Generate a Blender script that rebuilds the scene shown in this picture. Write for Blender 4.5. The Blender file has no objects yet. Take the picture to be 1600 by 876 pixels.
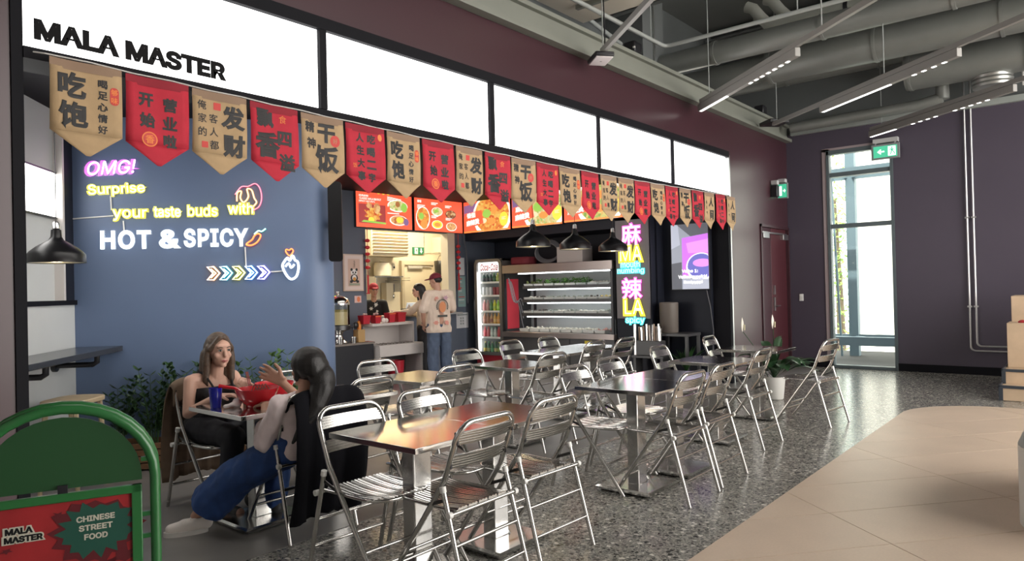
import bpy, bmesh, math, random
from math import sin, cos, pi, radians, sqrt
from mathutils import Vector, Matrix
random.seed(7)
S = bpy.context.scene
COL = S.collection
# ------------------------------------------------------------------ camera
cd = bpy.data.cameras.new('camera'); cam = bpy.data.objects.new('camera', cd); COL.objects.link(cam)
cd.sensor_width = 36.0; cd.sensor_fit = 'HORIZONTAL'; cd.lens = 1099.86/1600*36
cd.shift_y = (440.51-438)/1600; cd.clip_start = 0.05; cd.clip_end = 300
CR = Vector((0.641886, -0.76643, -0.023825)); CU = Vector((0.008204, -0.024204, 0.999673)); CF = Vector((0.766756, 0.641872, 0.009248))
cam.matrix_world = Matrix(((CR.x, CU.x, -CF.x, 0.0), (CR.y, CU.y, -CF.y, -4.15745), (CR.z, CU.z, -CF.z, 1.45), (0, 0, 0, 1)))
S.camera = cam
# ------------------------------------------------------------------ world / exposure
W = bpy.data.worlds.new('overcast_daylight'); S.world = W; W.use_nodes = True
bg = W.node_tree.nodes['Background']; bg.inputs[0].default_value = (1.0, 0.955, 0.90, 1); bg.inputs[1].default_value = 6.6
S.view_settings.view_transform = 'Standard'; S.view_settings.look = 'None'
S.view_settings.exposure = 0.0; S.view_settings.gamma = 1.0; S.view_settings.use_curve_mapping = False
def area(name, loc, rot, sx, sy, power, color=(1, 1, 1)):
    l = bpy.data.lights.new(name, 'AREA'); l.shape = 'RECTANGLE'; l.size = sx; l.size_y = sy; l.energy = power; l.color = color
    o = bpy.data.objects.new(name, l); o.location = loc; o.rotation_euler = rot; COL.objects.link(o); return o
area('stall_fill_light', (3.0, .50, 3.0), (radians(-8), 0, 0), 3.2, .4, 34, (1, .95, .88))  # fill lamps with no visible fixture, added to brighten the stall and seated women
area('stall_fill_light', (6.6, 2.4, 3.0), (0, 0, 0), 3.4, .8, 26, (1, .94, .86))
area('kitchen_light', (8.9, 5.8, 3.0), (0, 0, 0), 2.4, .5, 140, (1, .86, .62))
sl = bpy.data.lights.new('sun', 'SUN'); sl.energy = 9.0; sl.color = (1, .95, .86); sl.angle = .01
so = bpy.data.objects.new('sun', sl); so.rotation_euler = (0, radians(-25), 0); COL.objects.link(so)
# ------------------------------------------------------------------ materials
MATS = {}
def M(name, base, rough=0.5, metal=0.0, es=0.0, ec=None, var=0.0, vs=8.0, bump=0.0, bs=60.0, alpha=1.0, coat=0.0, spec=0.5, sheen=0.0):
    if name in MATS: return MATS[name]
    m = bpy.data.materials.new(name); m.use_nodes = True; nt = m.node_tree; b = nt.nodes['Principled BSDF']
    base = tuple(base)+(1,) if len(base) == 3 else base
    b.inputs['Base Color'].default_value = base; b.inputs['Roughness'].default_value = rough; b.inputs['Metallic'].default_value = metal
    b.inputs['Specular IOR Level'].default_value = spec; b.inputs['Coat Weight'].default_value = coat
    if sheen: b.inputs['Sheen Weight'].default_value = sheen
    if es > 0:
        b.inputs['Emission Color'].default_value = (tuple(ec)+(1,)) if ec else base; b.inputs['Emission Strength'].default_value = es
    if alpha < 1: b.inputs['Alpha'].default_value = alpha
    if var > 0 or bump > 0:
        tc = nt.nodes.new('ShaderNodeTexCoord')
    if var > 0:
        n = nt.nodes.new('ShaderNodeTexNoise'); n.inputs['Scale'].default_value = vs; n.inputs['Detail'].default_value = 4
        nt.links.new(tc.outputs['Object'], n.inputs['Vector'])
        r = nt.nodes.new('ShaderNodeMapRange'); r.inputs['From Min'].default_value = .3; r.inputs['From Max'].default_value = .7
        r.inputs['To Min'].default_value = 1-var; r.inputs['To Max'].default_value = 1+var
        nt.links.new(n.outputs['Fac'], r.inputs['Value'])
        mx = nt.nodes.new('ShaderNodeVectorMath'); mx.operation = 'SCALE'; mx.inputs[0].default_value = base[:3]
        nt.links.new(r.outputs['Result'], mx.inputs['Scale']); nt.links.new(mx.outputs['Vector'], b.inputs['Base Color'])
    if bump > 0:
        n2 = nt.nodes.new('ShaderNodeTexNoise'); n2.inputs['Scale'].default_value = bs; n2.inputs['Detail'].default_value = 3
        nt.links.new(tc.outputs['Object'], n2.inputs['Vector'])
        bp = nt.nodes.new('ShaderNodeBump'); bp.inputs['Strength'].default_value = bump; bp.inputs['Distance'].default_value = .01
        nt.links.new(n2.outputs['Fac'], bp.inputs['Height']); nt.links.new(bp.outputs['Normal'], b.inputs['Normal'])
    MATS[name] = m; return m
def glow(name, col, s):
    return M(name, tuple(min(1, c*.6+.1) for c in col), rough=.4, es=s, ec=col)
def ramp(nt, fac, stops):
    r = nt.nodes.new('ShaderNodeValToRGB'); e = r.color_ramp.elements
    while len(e) < len(stops): e.new(.5)
    for k, (p, c) in enumerate(stops):
        e[k].position = p; e[k].color = tuple(c)+(1,)
    nt.links.new(fac, r.inputs['Fac']); return r
def terrazzo():
    m = bpy.data.materials.new('terrazzo'); m.use_nodes = True; nt = m.node_tree; b = nt.nodes['Principled BSDF']
    g = nt.nodes.new('ShaderNodeNewGeometry'); out = None
    v = nt.nodes.new('ShaderNodeTexVoronoi'); v.inputs['Scale'].default_value = 36; v.inputs['Randomness'].default_value = 1
    nt.links.new(g.outputs['Position'], v.inputs['Vector'])
    s = nt.nodes.new('ShaderNodeSeparateColor'); nt.links.new(v.outputs['Color'], s.inputs['Color'])
    r = ramp(nt, s.outputs['Red'], [(0.0, (.028, .03, .029)), (.24, (.085, .086, .08)), (.48, (.22, .212, .19)), (.72, (.40, .38, .335)), (.90, (.68, .645, .58))])
    r.color_ramp.interpolation = 'CONSTANT'
    v2 = nt.nodes.new('ShaderNodeTexVoronoi'); v2.inputs['Scale'].default_value = 130; nt.links.new(g.outputs['Position'], v2.inputs['Vector'])
    s2 = nt.nodes.new('ShaderNodeSeparateColor'); nt.links.new(v2.outputs['Color'], s2.inputs['Color'])
    r2 = ramp(nt, s2.outputs['Green'], [(0.0, (.10, .10, .095)), (.5, (.23, .225, .205)), (.9, (.42, .40, .36))])
    mx = nt.nodes.new('ShaderNodeMix'); mx.data_type = 'RGBA'
    ve = nt.nodes.new('ShaderNodeTexVoronoi'); ve.feature = 'DISTANCE_TO_EDGE'; ve.inputs['Scale'].default_value = 36; nt.links.new(g.outputs['Position'], ve.inputs['Vector'])
    lt = nt.nodes.new('ShaderNodeMath'); lt.operation = 'LESS_THAN'; lt.inputs[1].default_value = .16; nt.links.new(ve.outputs['Distance'], lt.inputs[0])
    nt.links.new(lt.outputs[0], mx.inputs[0]); nt.links.new(r.outputs['Color'], mx.inputs[6]); nt.links.new(r2.outputs['Color'], mx.inputs[7])
    nt.links.new(mx.outputs[2], b.inputs['Base Color']); b.inputs['Roughness'].default_value = .2; b.inputs['Specular IOR Level'].default_value = .55
    return m
def tilemat(name, base, var, speck):
    m = bpy.data.materials.new(name); m.use_nodes = True; nt = m.node_tree; b = nt.nodes['Principled BSDF']
    g = nt.nodes.new('ShaderNodeNewGeometry'); oi = nt.nodes.new('ShaderNodeObjectInfo')
    n = nt.nodes.new('ShaderNodeTexNoise'); n.inputs['Scale'].default_value = 3; n.inputs['Detail'].default_value = 6; nt.links.new(g.outputs['Position'], n.inputs['Vector'])
    n2 = nt.nodes.new('ShaderNodeTexNoise'); n2.inputs['Scale'].default_value = 70; n2.inputs['Detail'].default_value = 2; nt.links.new(g.outputs['Position'], n2.inputs['Vector'])
    a = nt.nodes.new('ShaderNodeMath'); a.operation = 'MULTIPLY_ADD'; nt.links.new(n.outputs['Fac'], a.inputs[0]); a.inputs[1].default_value = var; a.inputs[2].default_value = 1-var*.5
    a2 = nt.nodes.new('ShaderNodeMath'); a2.operation = 'MULTIPLY_ADD'; nt.links.new(n2.outputs['Fac'], a2.inputs[0]); a2.inputs[1].default_value = speck; nt.links.new(a.outputs[0], a2.inputs[2])
    a3 = nt.nodes.new('ShaderNodeMath'); a3.operation = 'MULTIPLY_ADD'; nt.links.new(oi.outputs['Random'], a3.inputs[0]); a3.inputs[1].default_value = .08; nt.links.new(a2.outputs[0], a3.inputs[2])
    mx = nt.nodes.new('ShaderNodeVectorMath'); mx.operation = 'SCALE'; mx.inputs[0].default_value = base; nt.links.new(a3.outputs[0], mx.inputs['Scale'])
    nt.links.new(mx.outputs['Vector'], b.inputs['Base Color']); b.inputs['Roughness'].default_value = .42
    return m
def glassmat(name, tint=(.9, .95, .95), refl=.12):
    m = bpy.data.materials.new(name); m.use_nodes = True; nt = m.node_tree; nt.nodes.clear()
    o = nt.nodes.new('ShaderNodeOutputMaterial'); t = nt.nodes.new('ShaderNodeBsdfTransparent'); t.inputs[0].default_value = tuple(tint)+(1,)
    gl = nt.nodes.new('ShaderNodeBsdfGlossy'); gl.inputs['Roughness'].default_value = .03
    fr = nt.nodes.new('ShaderNodeLayerWeight'); fr.inputs[0].default_value = refl
    mx = nt.nodes.new('ShaderNodeMixShader'); nt.links.new(fr.outputs['Fresnel'], mx.inputs[0]); nt.links.new(t.outputs[0], mx.inputs[1]); nt.links.new(gl.outputs[0], mx.inputs[2]); nt.links.new(mx.outputs[0], o.inputs[0])
    return m
# ------------------------------------------------------------------ mesh builder
class MB:
    def __init__(s): s.v = []; s.f = []; s.m = []
    def add(s, vs, fs, mi=0):
        o = len(s.v); s.v += [tuple(v) for v in vs]; s.f += [tuple(i+o for i in f) for f in fs]; s.m += [mi]*len(fs); return s
    def box(s, x0, x1, y0, y1, z0, z1, mi=0):
        return s.add([(x0, y0, z0), (x1, y0, z0), (x1, y1, z0), (x0, y1, z0), (x0, y0, z1), (x1, y0, z1), (x1, y1, z1), (x0, y1, z1)],
                     [(0, 3, 2, 1), (4, 5, 6, 7), (0, 1, 5, 4), (1, 2, 6, 5), (2, 3, 7, 6), (3, 0, 4, 7)], mi)
    def bar(s, p0, p1, w, h, up=(0, 0, 1), mi=0):
        p0 = Vector(p0); p1 = Vector(p1); d = (p1-p0).normalized(); up = Vector(up); x = d.cross(up)
        if x.length < 1e-4: x = d.cross(Vector((1, 0, 0)))
        x.normalize(); y = x.cross(d); vs = []
        for p in (p0, p1):
            for a, b in ((-1, -1), (1, -1), (1, 1), (-1, 1)): vs.append(p+x*(a*w/2)+y*(b*h/2))
        return s.add(vs, [(0, 1, 2, 3), (7, 6, 5, 4), (0, 4, 5, 1), (1, 5, 6, 2), (2, 6, 7, 3), (3, 7, 4, 0)], mi)
    def tube(s, pts, r, n=8, closed=False, mi=0, caps=True):
        P = [Vector(p) for p in pts]; k = len(P); R = r if isinstance(r, (list, tuple)) else [r]*k
        T = []
        for i in range(k):
            if closed: t = (P[(i+1) % k]-P[i-1])
            else: t = P[min(i+1, k-1)]-P[max(i-1, 0)]
            T.append(t.normalized() if t.length > 1e-9 else Vector((0, 0, 1)))
        a = Vector((0, 0, 1)) if abs(T[0].z) < .9 else Vector((1, 0, 0))
        nx = (a-T[0]*a.dot(T[0])).normalized(); vs = []
        for i in range(k):
            nx = (nx-T[i]*nx.dot(T[i])); nx = nx.normalized() if nx.length > 1e-6 else T[i].orthogonal().normalized()
            ny = T[i].cross(nx)
            for j in range(n):
                an = 2*pi*j/n; vs.append(P[i]+(nx*cos(an)+ny*sin(an))*R[i])
        fs = []
        for i in range(k if closed else k-1):
            for j in range(n):
                a0 = i*n+j; a1 = i*n+(j+1) % n; b0 = ((i+1) % k)*n+j; b1 = ((i+1) % k)*n+(j+1) % n
                fs.append((a0, a1, b1, b0))
        if caps and not closed:
            fs.append(tuple(range(n))[::-1]); fs.append(tuple((k-1)*n+j for j in range(n)))
        return s.add(vs, fs, mi)
    def lathe(s, prof, n=20, c=(0, 0, 0), mi=0, closed=False):
        vs = []; k = len(prof)
        for r, z in prof:
            for j in range(n): a = 2*pi*j/n; vs.append((c[0]+max(r, 1e-4)*cos(a), c[1]+max(r, 1e-4)*sin(a), c[2]+z))
        fs = [(i*n+j, i*n+(j+1) % n, (i+1) % k*n+(j+1) % n, (i+1) % k*n+j) for i in range(k if closed else k-1) for j in range(n)]
        if not closed: fs += [tuple(range(n))[::-1], tuple((k-1)*n+j for j in range(n))]
        return s.add(vs, fs, mi)
    def ell(s, c, r, nu=14, nv=9, rot=None, mi=0):
        if not isinstance(r, (tuple, list)): r = (r, r, r)
        vs = []; c = Vector(c)
        for i in range(nv+1):
            t = pi*i/nv
            for j in range(nu):
                a = 2*pi*j/nu; p = Vector((r[0]*max(sin(t), 1e-3)*cos(a), r[1]*max(sin(t), 1e-3)*sin(a), r[2]*cos(t)))
                if rot: p = rot @ p
                vs.append(c+p)
        fs = [(i*nu+j, (i+1)*nu+j, (i+1)*nu+(j+1) % nu, i*nu+(j+1) % nu) for i in range(nv) for j in range(nu)]
        fs += [tuple(range(nu)), tuple(nv*nu+j for j in range(nu))[::-1]]
        return s.add(vs, fs, mi)
    def prism(s, poly, a, b, fr=None, mi=0):
        """polygon (x, z) extruded from y=a to y=b; fr maps local to parent"""
        n = len(poly); vs = [(p[0], a, p[1]) for p in poly]+[(p[0], b, p[1]) for p in poly]
        if fr: vs = [fr(v) for v in vs]
        fs = [tuple(range(n)), tuple(range(n, 2*n))[::-1]]+[(i, n+i, n+(i+1) % n, (i+1) % n) for i in range(n)]
        return s.add(vs, fs, mi)
    def hprism(s, poly, z0, z1, mi=0):
        n = len(poly); vs = [(p[0], p[1], z0) for p in poly]+[(p[0], p[1], z1) for p in poly]
        fs = [tuple(range(n))[::-1], tuple(range(n, 2*n))]+[(i, (i+1) % n, n+(i+1) % n, n+i) for i in range(n)]
        return s.add(vs, fs, mi)
    def grid(s, fn, nu, nv, mi=0):
        vs = [fn(i/nu, j/nv) for j in range(nv+1) for i in range(nu+1)]
        fs = [(j*(nu+1)+i, j*(nu+1)+i+1, (j+1)*(nu+1)+i+1, (j+1)*(nu+1)+i) for j in range(nv) for i in range(nu)]
        return s.add(vs, fs, mi)
    def mesh(s, name, mats, smooth=True, ang=.7):
        me = bpy.data.meshes.new(name); me.from_pydata(s.v, [], s.f)
        for m in (mats if isinstance(mats, (list, tuple)) else [mats]): me.materials.append(m)
        if any(s.m): me.polygons.foreach_set('material_index', s.m)
        bm = bmesh.new(); bm.from_mesh(me); bmesh.ops.recalc_face_normals(bm, faces=bm.faces); bm.to_mesh(me); bm.free()
        if smooth:
            me.polygons.foreach_set('use_smooth', [True]*len(me.polygons)); me.set_sharp_from_angle(angle=ang)
        me.update(); return me
    def build(s, name, mats, parent=None, smooth=True, ang=.7, bevel=0, solid=0, fix=True):
        me = s.mesh(name, mats, smooth, ang)
        return link(name, me, parent, bevel, solid)
def link(name, me, parent=None, bevel=0, solid=0):
    o = bpy.data.objects.new(name, me); COL.objects.link(o)
    if parent: o.parent = parent
    if solid: md = o.modifiers.new('thickness', 'SOLIDIFY'); md.thickness = solid; md.offset = 0
    if bevel: md = o.modifiers.new('bevel', 'BEVEL'); md.width = bevel; md.segments = 2; md.limit_method = 'ANGLE'
    return o
def tag(o, label=None, cat=None, group=None, kind=None):
    if label: o['label'] = label
    if cat: o['category'] = cat
    if group: o['group'] = group
    if kind: o['kind'] = kind
    return o
def thing(name, label, cat, loc=(0, 0, 0), rz=0.0, group=None):
    o = bpy.data.objects.new(name, None); COL.objects.link(o); o.empty_display_size = .1
    o.location = loc; o.rotation_euler = (0, 0, rz); return tag(o, label, cat, group)
def struct(name, mb, mats, bevel=0, label=None, parent=None, smooth=False):
    o = mb.build(name, mats, parent, smooth=smooth, bevel=bevel)
    if not parent: o['kind'] = 'structure'
    if label: o['label'] = label
    return o
def copy_tree(o, parent=None):
    c = o.copy(); COL.objects.link(c)
    if parent: c.parent = parent
    for ch in list(o.children): copy_tree(ch, c)
    return c
def copy_thing(o, label, loc, rz=0.0, group=None):
    c = copy_tree(o); c.location = loc; c.rotation_euler = (0, 0, rz); c['label'] = label
    if group: c['group'] = group
    return c
def frame(O, ux, n):
    """local (a, b, z) -> O + ux*a - n*b + up*z ; b>0 is towards the viewer side (n points towards the viewer)"""
    O = Vector(O); ux = Vector(ux); n = Vector(n)
    return lambda p: O+ux*p[0]+n*p[1]+Vector((0, 0, p[2]))
def rot2(z): return Matrix.Rotation(z, 4, 'Z')
TXT = {}
FONT = None
try:                                                      # the grotesque that ships inside Blender itself; the built-in font if absent
    import os
    FONT = bpy.data.fonts.load(os.path.join(bpy.utils.system_resource('DATAFILES'), 'fonts', 'Inter.woff2'))
except Exception:
    FONT = None
def text_data(body, offset=0.0, extrude=0.0, shear=0.0, res=3, spacing=1.0, line=1.0, outline=False):
    """verts, faces of a text, centred on its box, one unit high em"""
    key = (body, offset, extrude, shear, res, spacing, line, outline)
    if key in TXT: return TXT[key]
    cu = bpy.data.curves.new('lettering', 'FONT'); cu.body = body; cu.size = 1; cu.extrude = extrude
    if offset > 0: cu.bevel_depth = offset; cu.bevel_resolution = 0
    else: cu.offset = offset
    cu.shear = shear
    if outline: cu.fill_mode = 'NONE'
    cu.resolution_u = res; cu.font = FONT if all(ord(c_) < 128 for c_ in body) and FONT else cu.font; cu.align_x = 'CENTER'; cu.space_character = spacing; cu.space_line = line
    o = bpy.data.objects.new('lettering', cu); COL.objects.link(o)
    dg = bpy.context.evaluated_depsgraph_get(); me = bpy.data.meshes.new_from_object(o.evaluated_get(dg))
    vs = [Vector(v.co) for v in me.vertices]; fs = [tuple(p.vertices) for p in me.polygons]
    bpy.data.objects.remove(o); bpy.data.curves.remove(cu); bpy.data.meshes.remove(me)
    if vs:
        x0 = min(v.x for v in vs); x1 = max(v.x for v in vs); y0 = min(v.y for v in vs); y1 = max(v.y for v in vs)
        zk = .12 if offset > 0 and extrude == 0 and not outline else 1.0; vs = [Vector((v.x-(x0+x1)/2, v.y-(y0+y1)/2, v.z*zk)) for v in vs]; TXT[key] = (vs, fs, x1-x0, y1-y0)
    else: TXT[key] = ([], [], 1, 1)
    return TXT[key]
def put_text(mb, body, fr, a, z, w=None, h=None, depth=0.002, mi=0, rot=0.0, **k):
    """text centred at (a, z) of a wall frame, scaled to width w and/or height h"""
    vs, fs, tw, th = text_data(body, **k)
    if not vs: return
    sx = w/tw if w else h/th; sz = h/th if h else sx
    c_, s_ = cos(rot), sin(rot)
    out = []
    for v in vs:
        x = v.x*sx; y = v.y*sz
        out.append(fr((a+x*c_-y*s_, depth+v.z*sx, z+x*s_+y*c_)))
    mb.add(out, fs, mi)
def rrect(w, h, r, n=4, cx=0, cz=0):
    out = []
    for sx, sz, a0 in ((1, 1, 0), (-1, 1, pi/2), (-1, -1, pi), (1, -1, 3*pi/2)):
        for k in range(n+1):
            a = a0+pi/2*k/n; out.append((cx+sx*(w/2-r)+r*cos(a), cz+sz*(h/2-r)+r*sin(a)))
    return out
def arc(c, r, a0, a1, n, plane='xy'):
    return [(c[0]+r*cos(a0+(a1-a0)*k/n), c[1]+r*sin(a0+(a1-a0)*k/n)) for k in range(n+1)]
def disc(cx, cz, rx, rz, n=24): return [(cx+rx*cos(2*pi*k/n), cz+rz*sin(2*pi*k/n)) for k in range(n)]
def star(cx, cz, rx, rz, n, q=.78, jit=0.0, ph=0.0):
    out = []
    for k in range(2*n):
        a = ph+pi*k/n; f = 1.0 if k % 2 == 0 else q
        f *= 1+random.uniform(-jit, jit); out.append((cx+rx*f*cos(a), cz+rz*f*sin(a)))
    return out
WF = frame((0, 0, 0), (1, 0, 0), (0, -1, 0))            # the shop front, plane y = 0
# ------------------------------------------------------------------ setting
maroon = M('maroon_paint', (.052, .020, .027), .29, var=.05, vs=1.5)
plum = M('plum_paint', (.075, .062, .088), .45, var=.05, vs=1.0)
black = M('black_paint', (.008, .008, .011), .6, spec=.12)
navy = M('dark_navy_paint', (.010, .012, .021), .55, spec=.3)
bluepaint = M('slate_blue_paint', (.115, .165, .275), .5, var=.04, vs=2, bump=.04, bs=150)
greywhite = M('pale_wall_paint', (.52, .54, .54), .6, var=.03, vs=2)
concrete = M('grey_concrete', (.20, .19, .18), .35, var=.14, vs=2.5, bump=.03)
greygreen = M('grey_green_metal', (.21, .22, .19), .5, var=.05, vs=2)
darkgrey = M('dark_grey_paint', (.13, .142, .142), .6, var=.08, vs=1.2)
alu = M('aluminium_trim', (.62, .62, .62), .3, metal=1)
steel = M('stainless_steel', (.62, .615, .60), .2, metal=1, var=.05, vs=30)
chrome = M('polished_aluminium', (.58, .57, .55), .18, metal=1)
white_plastic = M('white_plastic', (.75, .75, .73), .4)
black_plastic = M('black_plastic', (.015, .015, .018), .35)
# floor with its tiles
fl = struct('floor', MB().box(-3, 16, -9, 9, -.2, -.03), M('dark_grout', (.03, .028, .026), .9), label='hall floor of grey terrazzo and beige slabs')
TZ = terrazzo(); BT = tilemat('beige_stone', (.52, .41, .315), .22, .16)
E1 = Vector((.77, -.638)); E2 = Vector((.638, .77))
def clip(poly, inside):
    for (nx, ny, c) in inside:
        out = []
        for i in range(len(poly)):
            p = poly[i]; q = poly[(i+1) % len(poly)]; dp = nx*p[0]+ny*p[1]-c; dq = nx*q[0]+ny*q[1]-c
            if dp <= 0: out.append(p)
            if (dp < 0 < dq) or (dq < 0 < dp):
                t = dp/(dp-dq); out.append((p[0]+t*(q[0]-p[0]), p[1]+t*(q[1]-p[1])))
        poly = out
        if len(poly) < 3: return []
    return poly
def slab(a0, a1, b0, b1, g=.0028):
    return [tuple(E1*a+E2*b) for a, b in ((a0+g, b0+g), (a1-g, b0+g), (a1-g, b1-g), (a0+g, b1-g))]
beige_region = [(0, 1, -2.455), (1, 0, 9.5)]
for k in range(1, 8):                                     # rounded corner
    a = pi/2*k/8; nx, ny = sin(a), cos(a); cx, cy = 8.6, -3.355; beige_region.append((nx, ny, nx*cx+ny*cy+.9))
for i in range(-2, 8):
    for j in range(-9, 7):
        p = clip(slab(5.37+1.29*(i-1), 5.37+1.29*i, 1.897+.552*(j-1), 1.897+.552*j), beige_region+[(0, -1, 6.0), (-1, 0, -1.0)])
        if p: MB().hprism(p, -.03, 0).build('tile', BT, fl, smooth=False)
for i in range(-3, 9):
    for j in range(-3, 10):
        p = clip(slab(5.37+1.29*(i-1), 5.37+1.29*i, 1.897+1.104*(j-1), 1.897+1.104*j, .0015), [(0, 1, -.50), (1, 0, 12.5), (-1, 0, .6), (0, -1, 4.2)])
        if p and not (max(q[1] for q in p) < -2.5 and max(q[0] for q in p) < 8.4):
            MB().hprism(p, -.03, -.003).build('tile', TZ, fl, smooth=False)
MB().box(-.8, 12.5, -.53, 8.5, -.03, 0).build('concrete_slab', concrete, fl, smooth=False)
# shop front wall
wf = MB().box(-.9, 12.55, 0, .22, 3.375, 3.865).box(-.9, 1.098, 0, .22, 0, 3.375).box(9.96, 11.16, 0, .22, 0, 3.375).box(11.16, 12.47, 0, .22, 2.39, 3.375).box(12.47, 12.55, 0, .22, 0, 2.39)
struct('wall_front', wf, maroon, label='maroon shop front wall around the lit sign')
fr_ = MB().box(1.098, 1.15, -.012, .24, 0, 3.375).box(1.15, 9.93, -.035, .24, 3.29, 3.375).box(1.15, 9.93, -.02, .24, 2.675, 2.735).box(9.87, 9.93, -.02, .24, 0, 2.675)
for a, b in ((2.91, 2.965), (4.69, 4.745), (6.45, 6.485), (8.165, 8.205)): fr_.box(a, b, -.03, .2, 2.735, 3.29)
struct('trim_1', fr_, black, label='black metal frame of the shop front')
struct('trim_2', MB().box(9.925, 9.965, -.03, .1, 0, 3.32), alu, label='thin aluminium corner strip beside the stall opening')
struct('baseboard_front', MB().box(9.97, 11.1, -.015, 0, 0, .09), black)
# ledge above
lg = MB().box(-3, 12.5, -.10, .35, 3.868, 3.92).box(-3, 12.5, -.02, .35, 3.925, 4.12).box(-3, 12.5, -.07, .35, 4.12, 4.165)
struct('trim_3', lg, greygreen, label='grey green metal fascia above the maroon wall')
# right (window) wall
wr = MB().box(12.5, 12.72, -.66, .22, 0, 4.0).box(12.5, 12.72, -8.5, -1.63, 0, 4.0).box(12.5, 12.72, -1.63, -.66, 3.62, 4.0)
struct('wall_right', wr, plum, label='dark plum end wall with tall narrow window')
struct('wall_right_upper', MB().box(12.55, 12.72, -8.5, 1.45, 4.0, 6.0), darkgrey)
struct('wall_upper_front', MB().box(-3, 12.55, 1.3, 1.45, 3.9, 6.0), darkgrey)
struct('trim_4', MB().box(12.42, 12.5, -8.5, -.1, 3.97, 4.06), M('pale_grey_steel', (.33, .36, .34), .5), label='pale steel strip along the top of the plum wall')
struct('baseboard_right', MB().box(12.475, 12.5, -8.5, -1.66, 0, .12).box(12.475, 12.5, -.64, 0, 0, .12), black)
struct('wall_added_left', MB().box(-3.2, -3, -9, 1.45, 0, 6.2), M('hall_paint', (.42, .40, .38), .7), label='unseen hall wall added at the left to cut daylight')  # unseen wall, put in so less daylight reaches the left side
struct('wall_added_near', MB().box(-3, 2.7, -9.2, -9, 0, 6.2), M('hall_paint', (.42, .40, .38), .7), label='unseen wall added behind the viewer to block daylight')  # unseen wall, sized to keep sky light and its reflection off the pier
struct('ceiling', MB().box(-3, 12.72, -9, 1.45, 6.0, 6.2), M('dark_ceiling_deck', (.17, .18, .175), .7, var=.1, vs=.8), label='dark ceiling deck above the ducts')
# stall interior
Cn = Vector((2.26, 2.72, 0)); P0 = Vector((2.85, 2.23, 0)); BU = Vector((.765, -.644, 0)); BN = Vector((-.644, -.765, 0))
BF = frame(P0, BU, BN)                                     # blue neon wall; a to the right, b towards the viewer
def bprism(pts, z0, z1): return MB().hprism([tuple(BF((a, b, 0)).xy) for a, b in pts], z0, z1)
ra = [(-.90, 0), (1.18, 0)]+[(1.18+.24*sin(t), -.24+.24*cos(t)) for t in [pi*k/16 for k in range(1, 17)]]+[(-.90, -.48)]
struct('wall_left', bprism(ra, 0, 3.05), bluepaint, label='slate blue stall wall with rounded end carrying neon lettering', smooth=True)
LF = frame(Cn, -BN*-1.0, BU)                               # white side wall: a runs along BN (towards the shop front), b towards the viewer
# pale side wall of the bar corner
def lprism(a0, a1, b0, b1, z0, z1): return MB().hprism([tuple(LF((a, b, 0)).xy) for a, b in ((a0, b0), (a1, b0), (a1, b1), (a0, b1))], z0, z1)
sw = lprism(0, 3.3, -.25, 0, 0, 1.40)
for args in ((.2, 3.3, -.25, -.06, 1.44, 2.13), (.2, 3.3, -.25, -.06, 2.5, 3.05)):
    q = lprism(*args); sw.add(q.v, q.f)
q = lprism(0, .19, -.25, -.0, 1.44, 3.05); sw.add(q.v, q.f, 1)
struct('wall_side', sw, [greywhite, navy], label='pale side wall behind the bar shelf')
struct('trim_5', lprism(-.02, 3.3, -.10, .02, 1.40, 1.44), black, label='thin black ledge on the pale side wall')
struct('trim_6', lprism(.19, .225, -.1, .012, 1.44, 3.05), M('pale_trim', (.6, .57, .55), .5), label='slim pale vertical trim at the wall corner')
# back of the stall
wb = MB().box(4.2, 7.15, 4.87, 5.02, 0, 3.05).box(7.15, 8.98, 4.87, 5.02, 0, 1.02).box(7.15, 8.98, 4.87, 5.02, 2.47, 3.05).box(9.16, 10.3, 4.87, 5.02, 0, 3.05).box(8.98, 9.16, 4.87, 5.02, 0, 1.02)
struct('wall_back', wb, M('grey_blue_paint', (.095, .112, .150), .55, var=.03, vs=2), label='grey blue back wall of the stall with serving hatch')
struct('trim_7', MB().box(8.98, 9.16, 4.85, 5.03, 1.02, 3.05), M('cream_pillar', (.62, .56, .44), .5), label='cream pillar at the right of the serving hatch')
struct('trim_8', MB().box(7.05, 9.2, 4.72, 5.05, 1.02, 1.05), M('worktop_grey', (.30, .30, .30), .3), label='narrow counter ledge of the serving hatch')
ws = MB().box(9.46, 10.3, 1.15, 4.87, 2.35, 3.05).box(10.28, 10.4, 1.1, 4.87, 0, 2.35).box(9.46, 9.6, 1.03, 1.64, 0, 3.05).box(9.8, 9.95, .24, 1.05, 0, 3.05).box(9.6, 9.95, 1.0, 1.1, 0, 3.05)
struct('wall_inner', ws, navy, label='dark stall wall behind the cooler and screens')
struct('ceiling_stall', MB().box(-1, 11.1, .24, 8.3, 3.05, 3.2), black)
cream = M('cream_paint', (.66, .58, .42), .5)
kw = MB().box(6.2, 11.0, 6.6, 6.75, 0, 3.05).box(6.2, 6.35, 5.02, 6.6, 0, 3.05).box(10.9, 11.0, 4.87, 6.6, 0, 3.05).box(10.3, 10.9, 4.87, 5.02, 0, 3.05)
struct('wall_kitchen', kw, cream, label='cream kitchen walls seen through the hatch')
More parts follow.
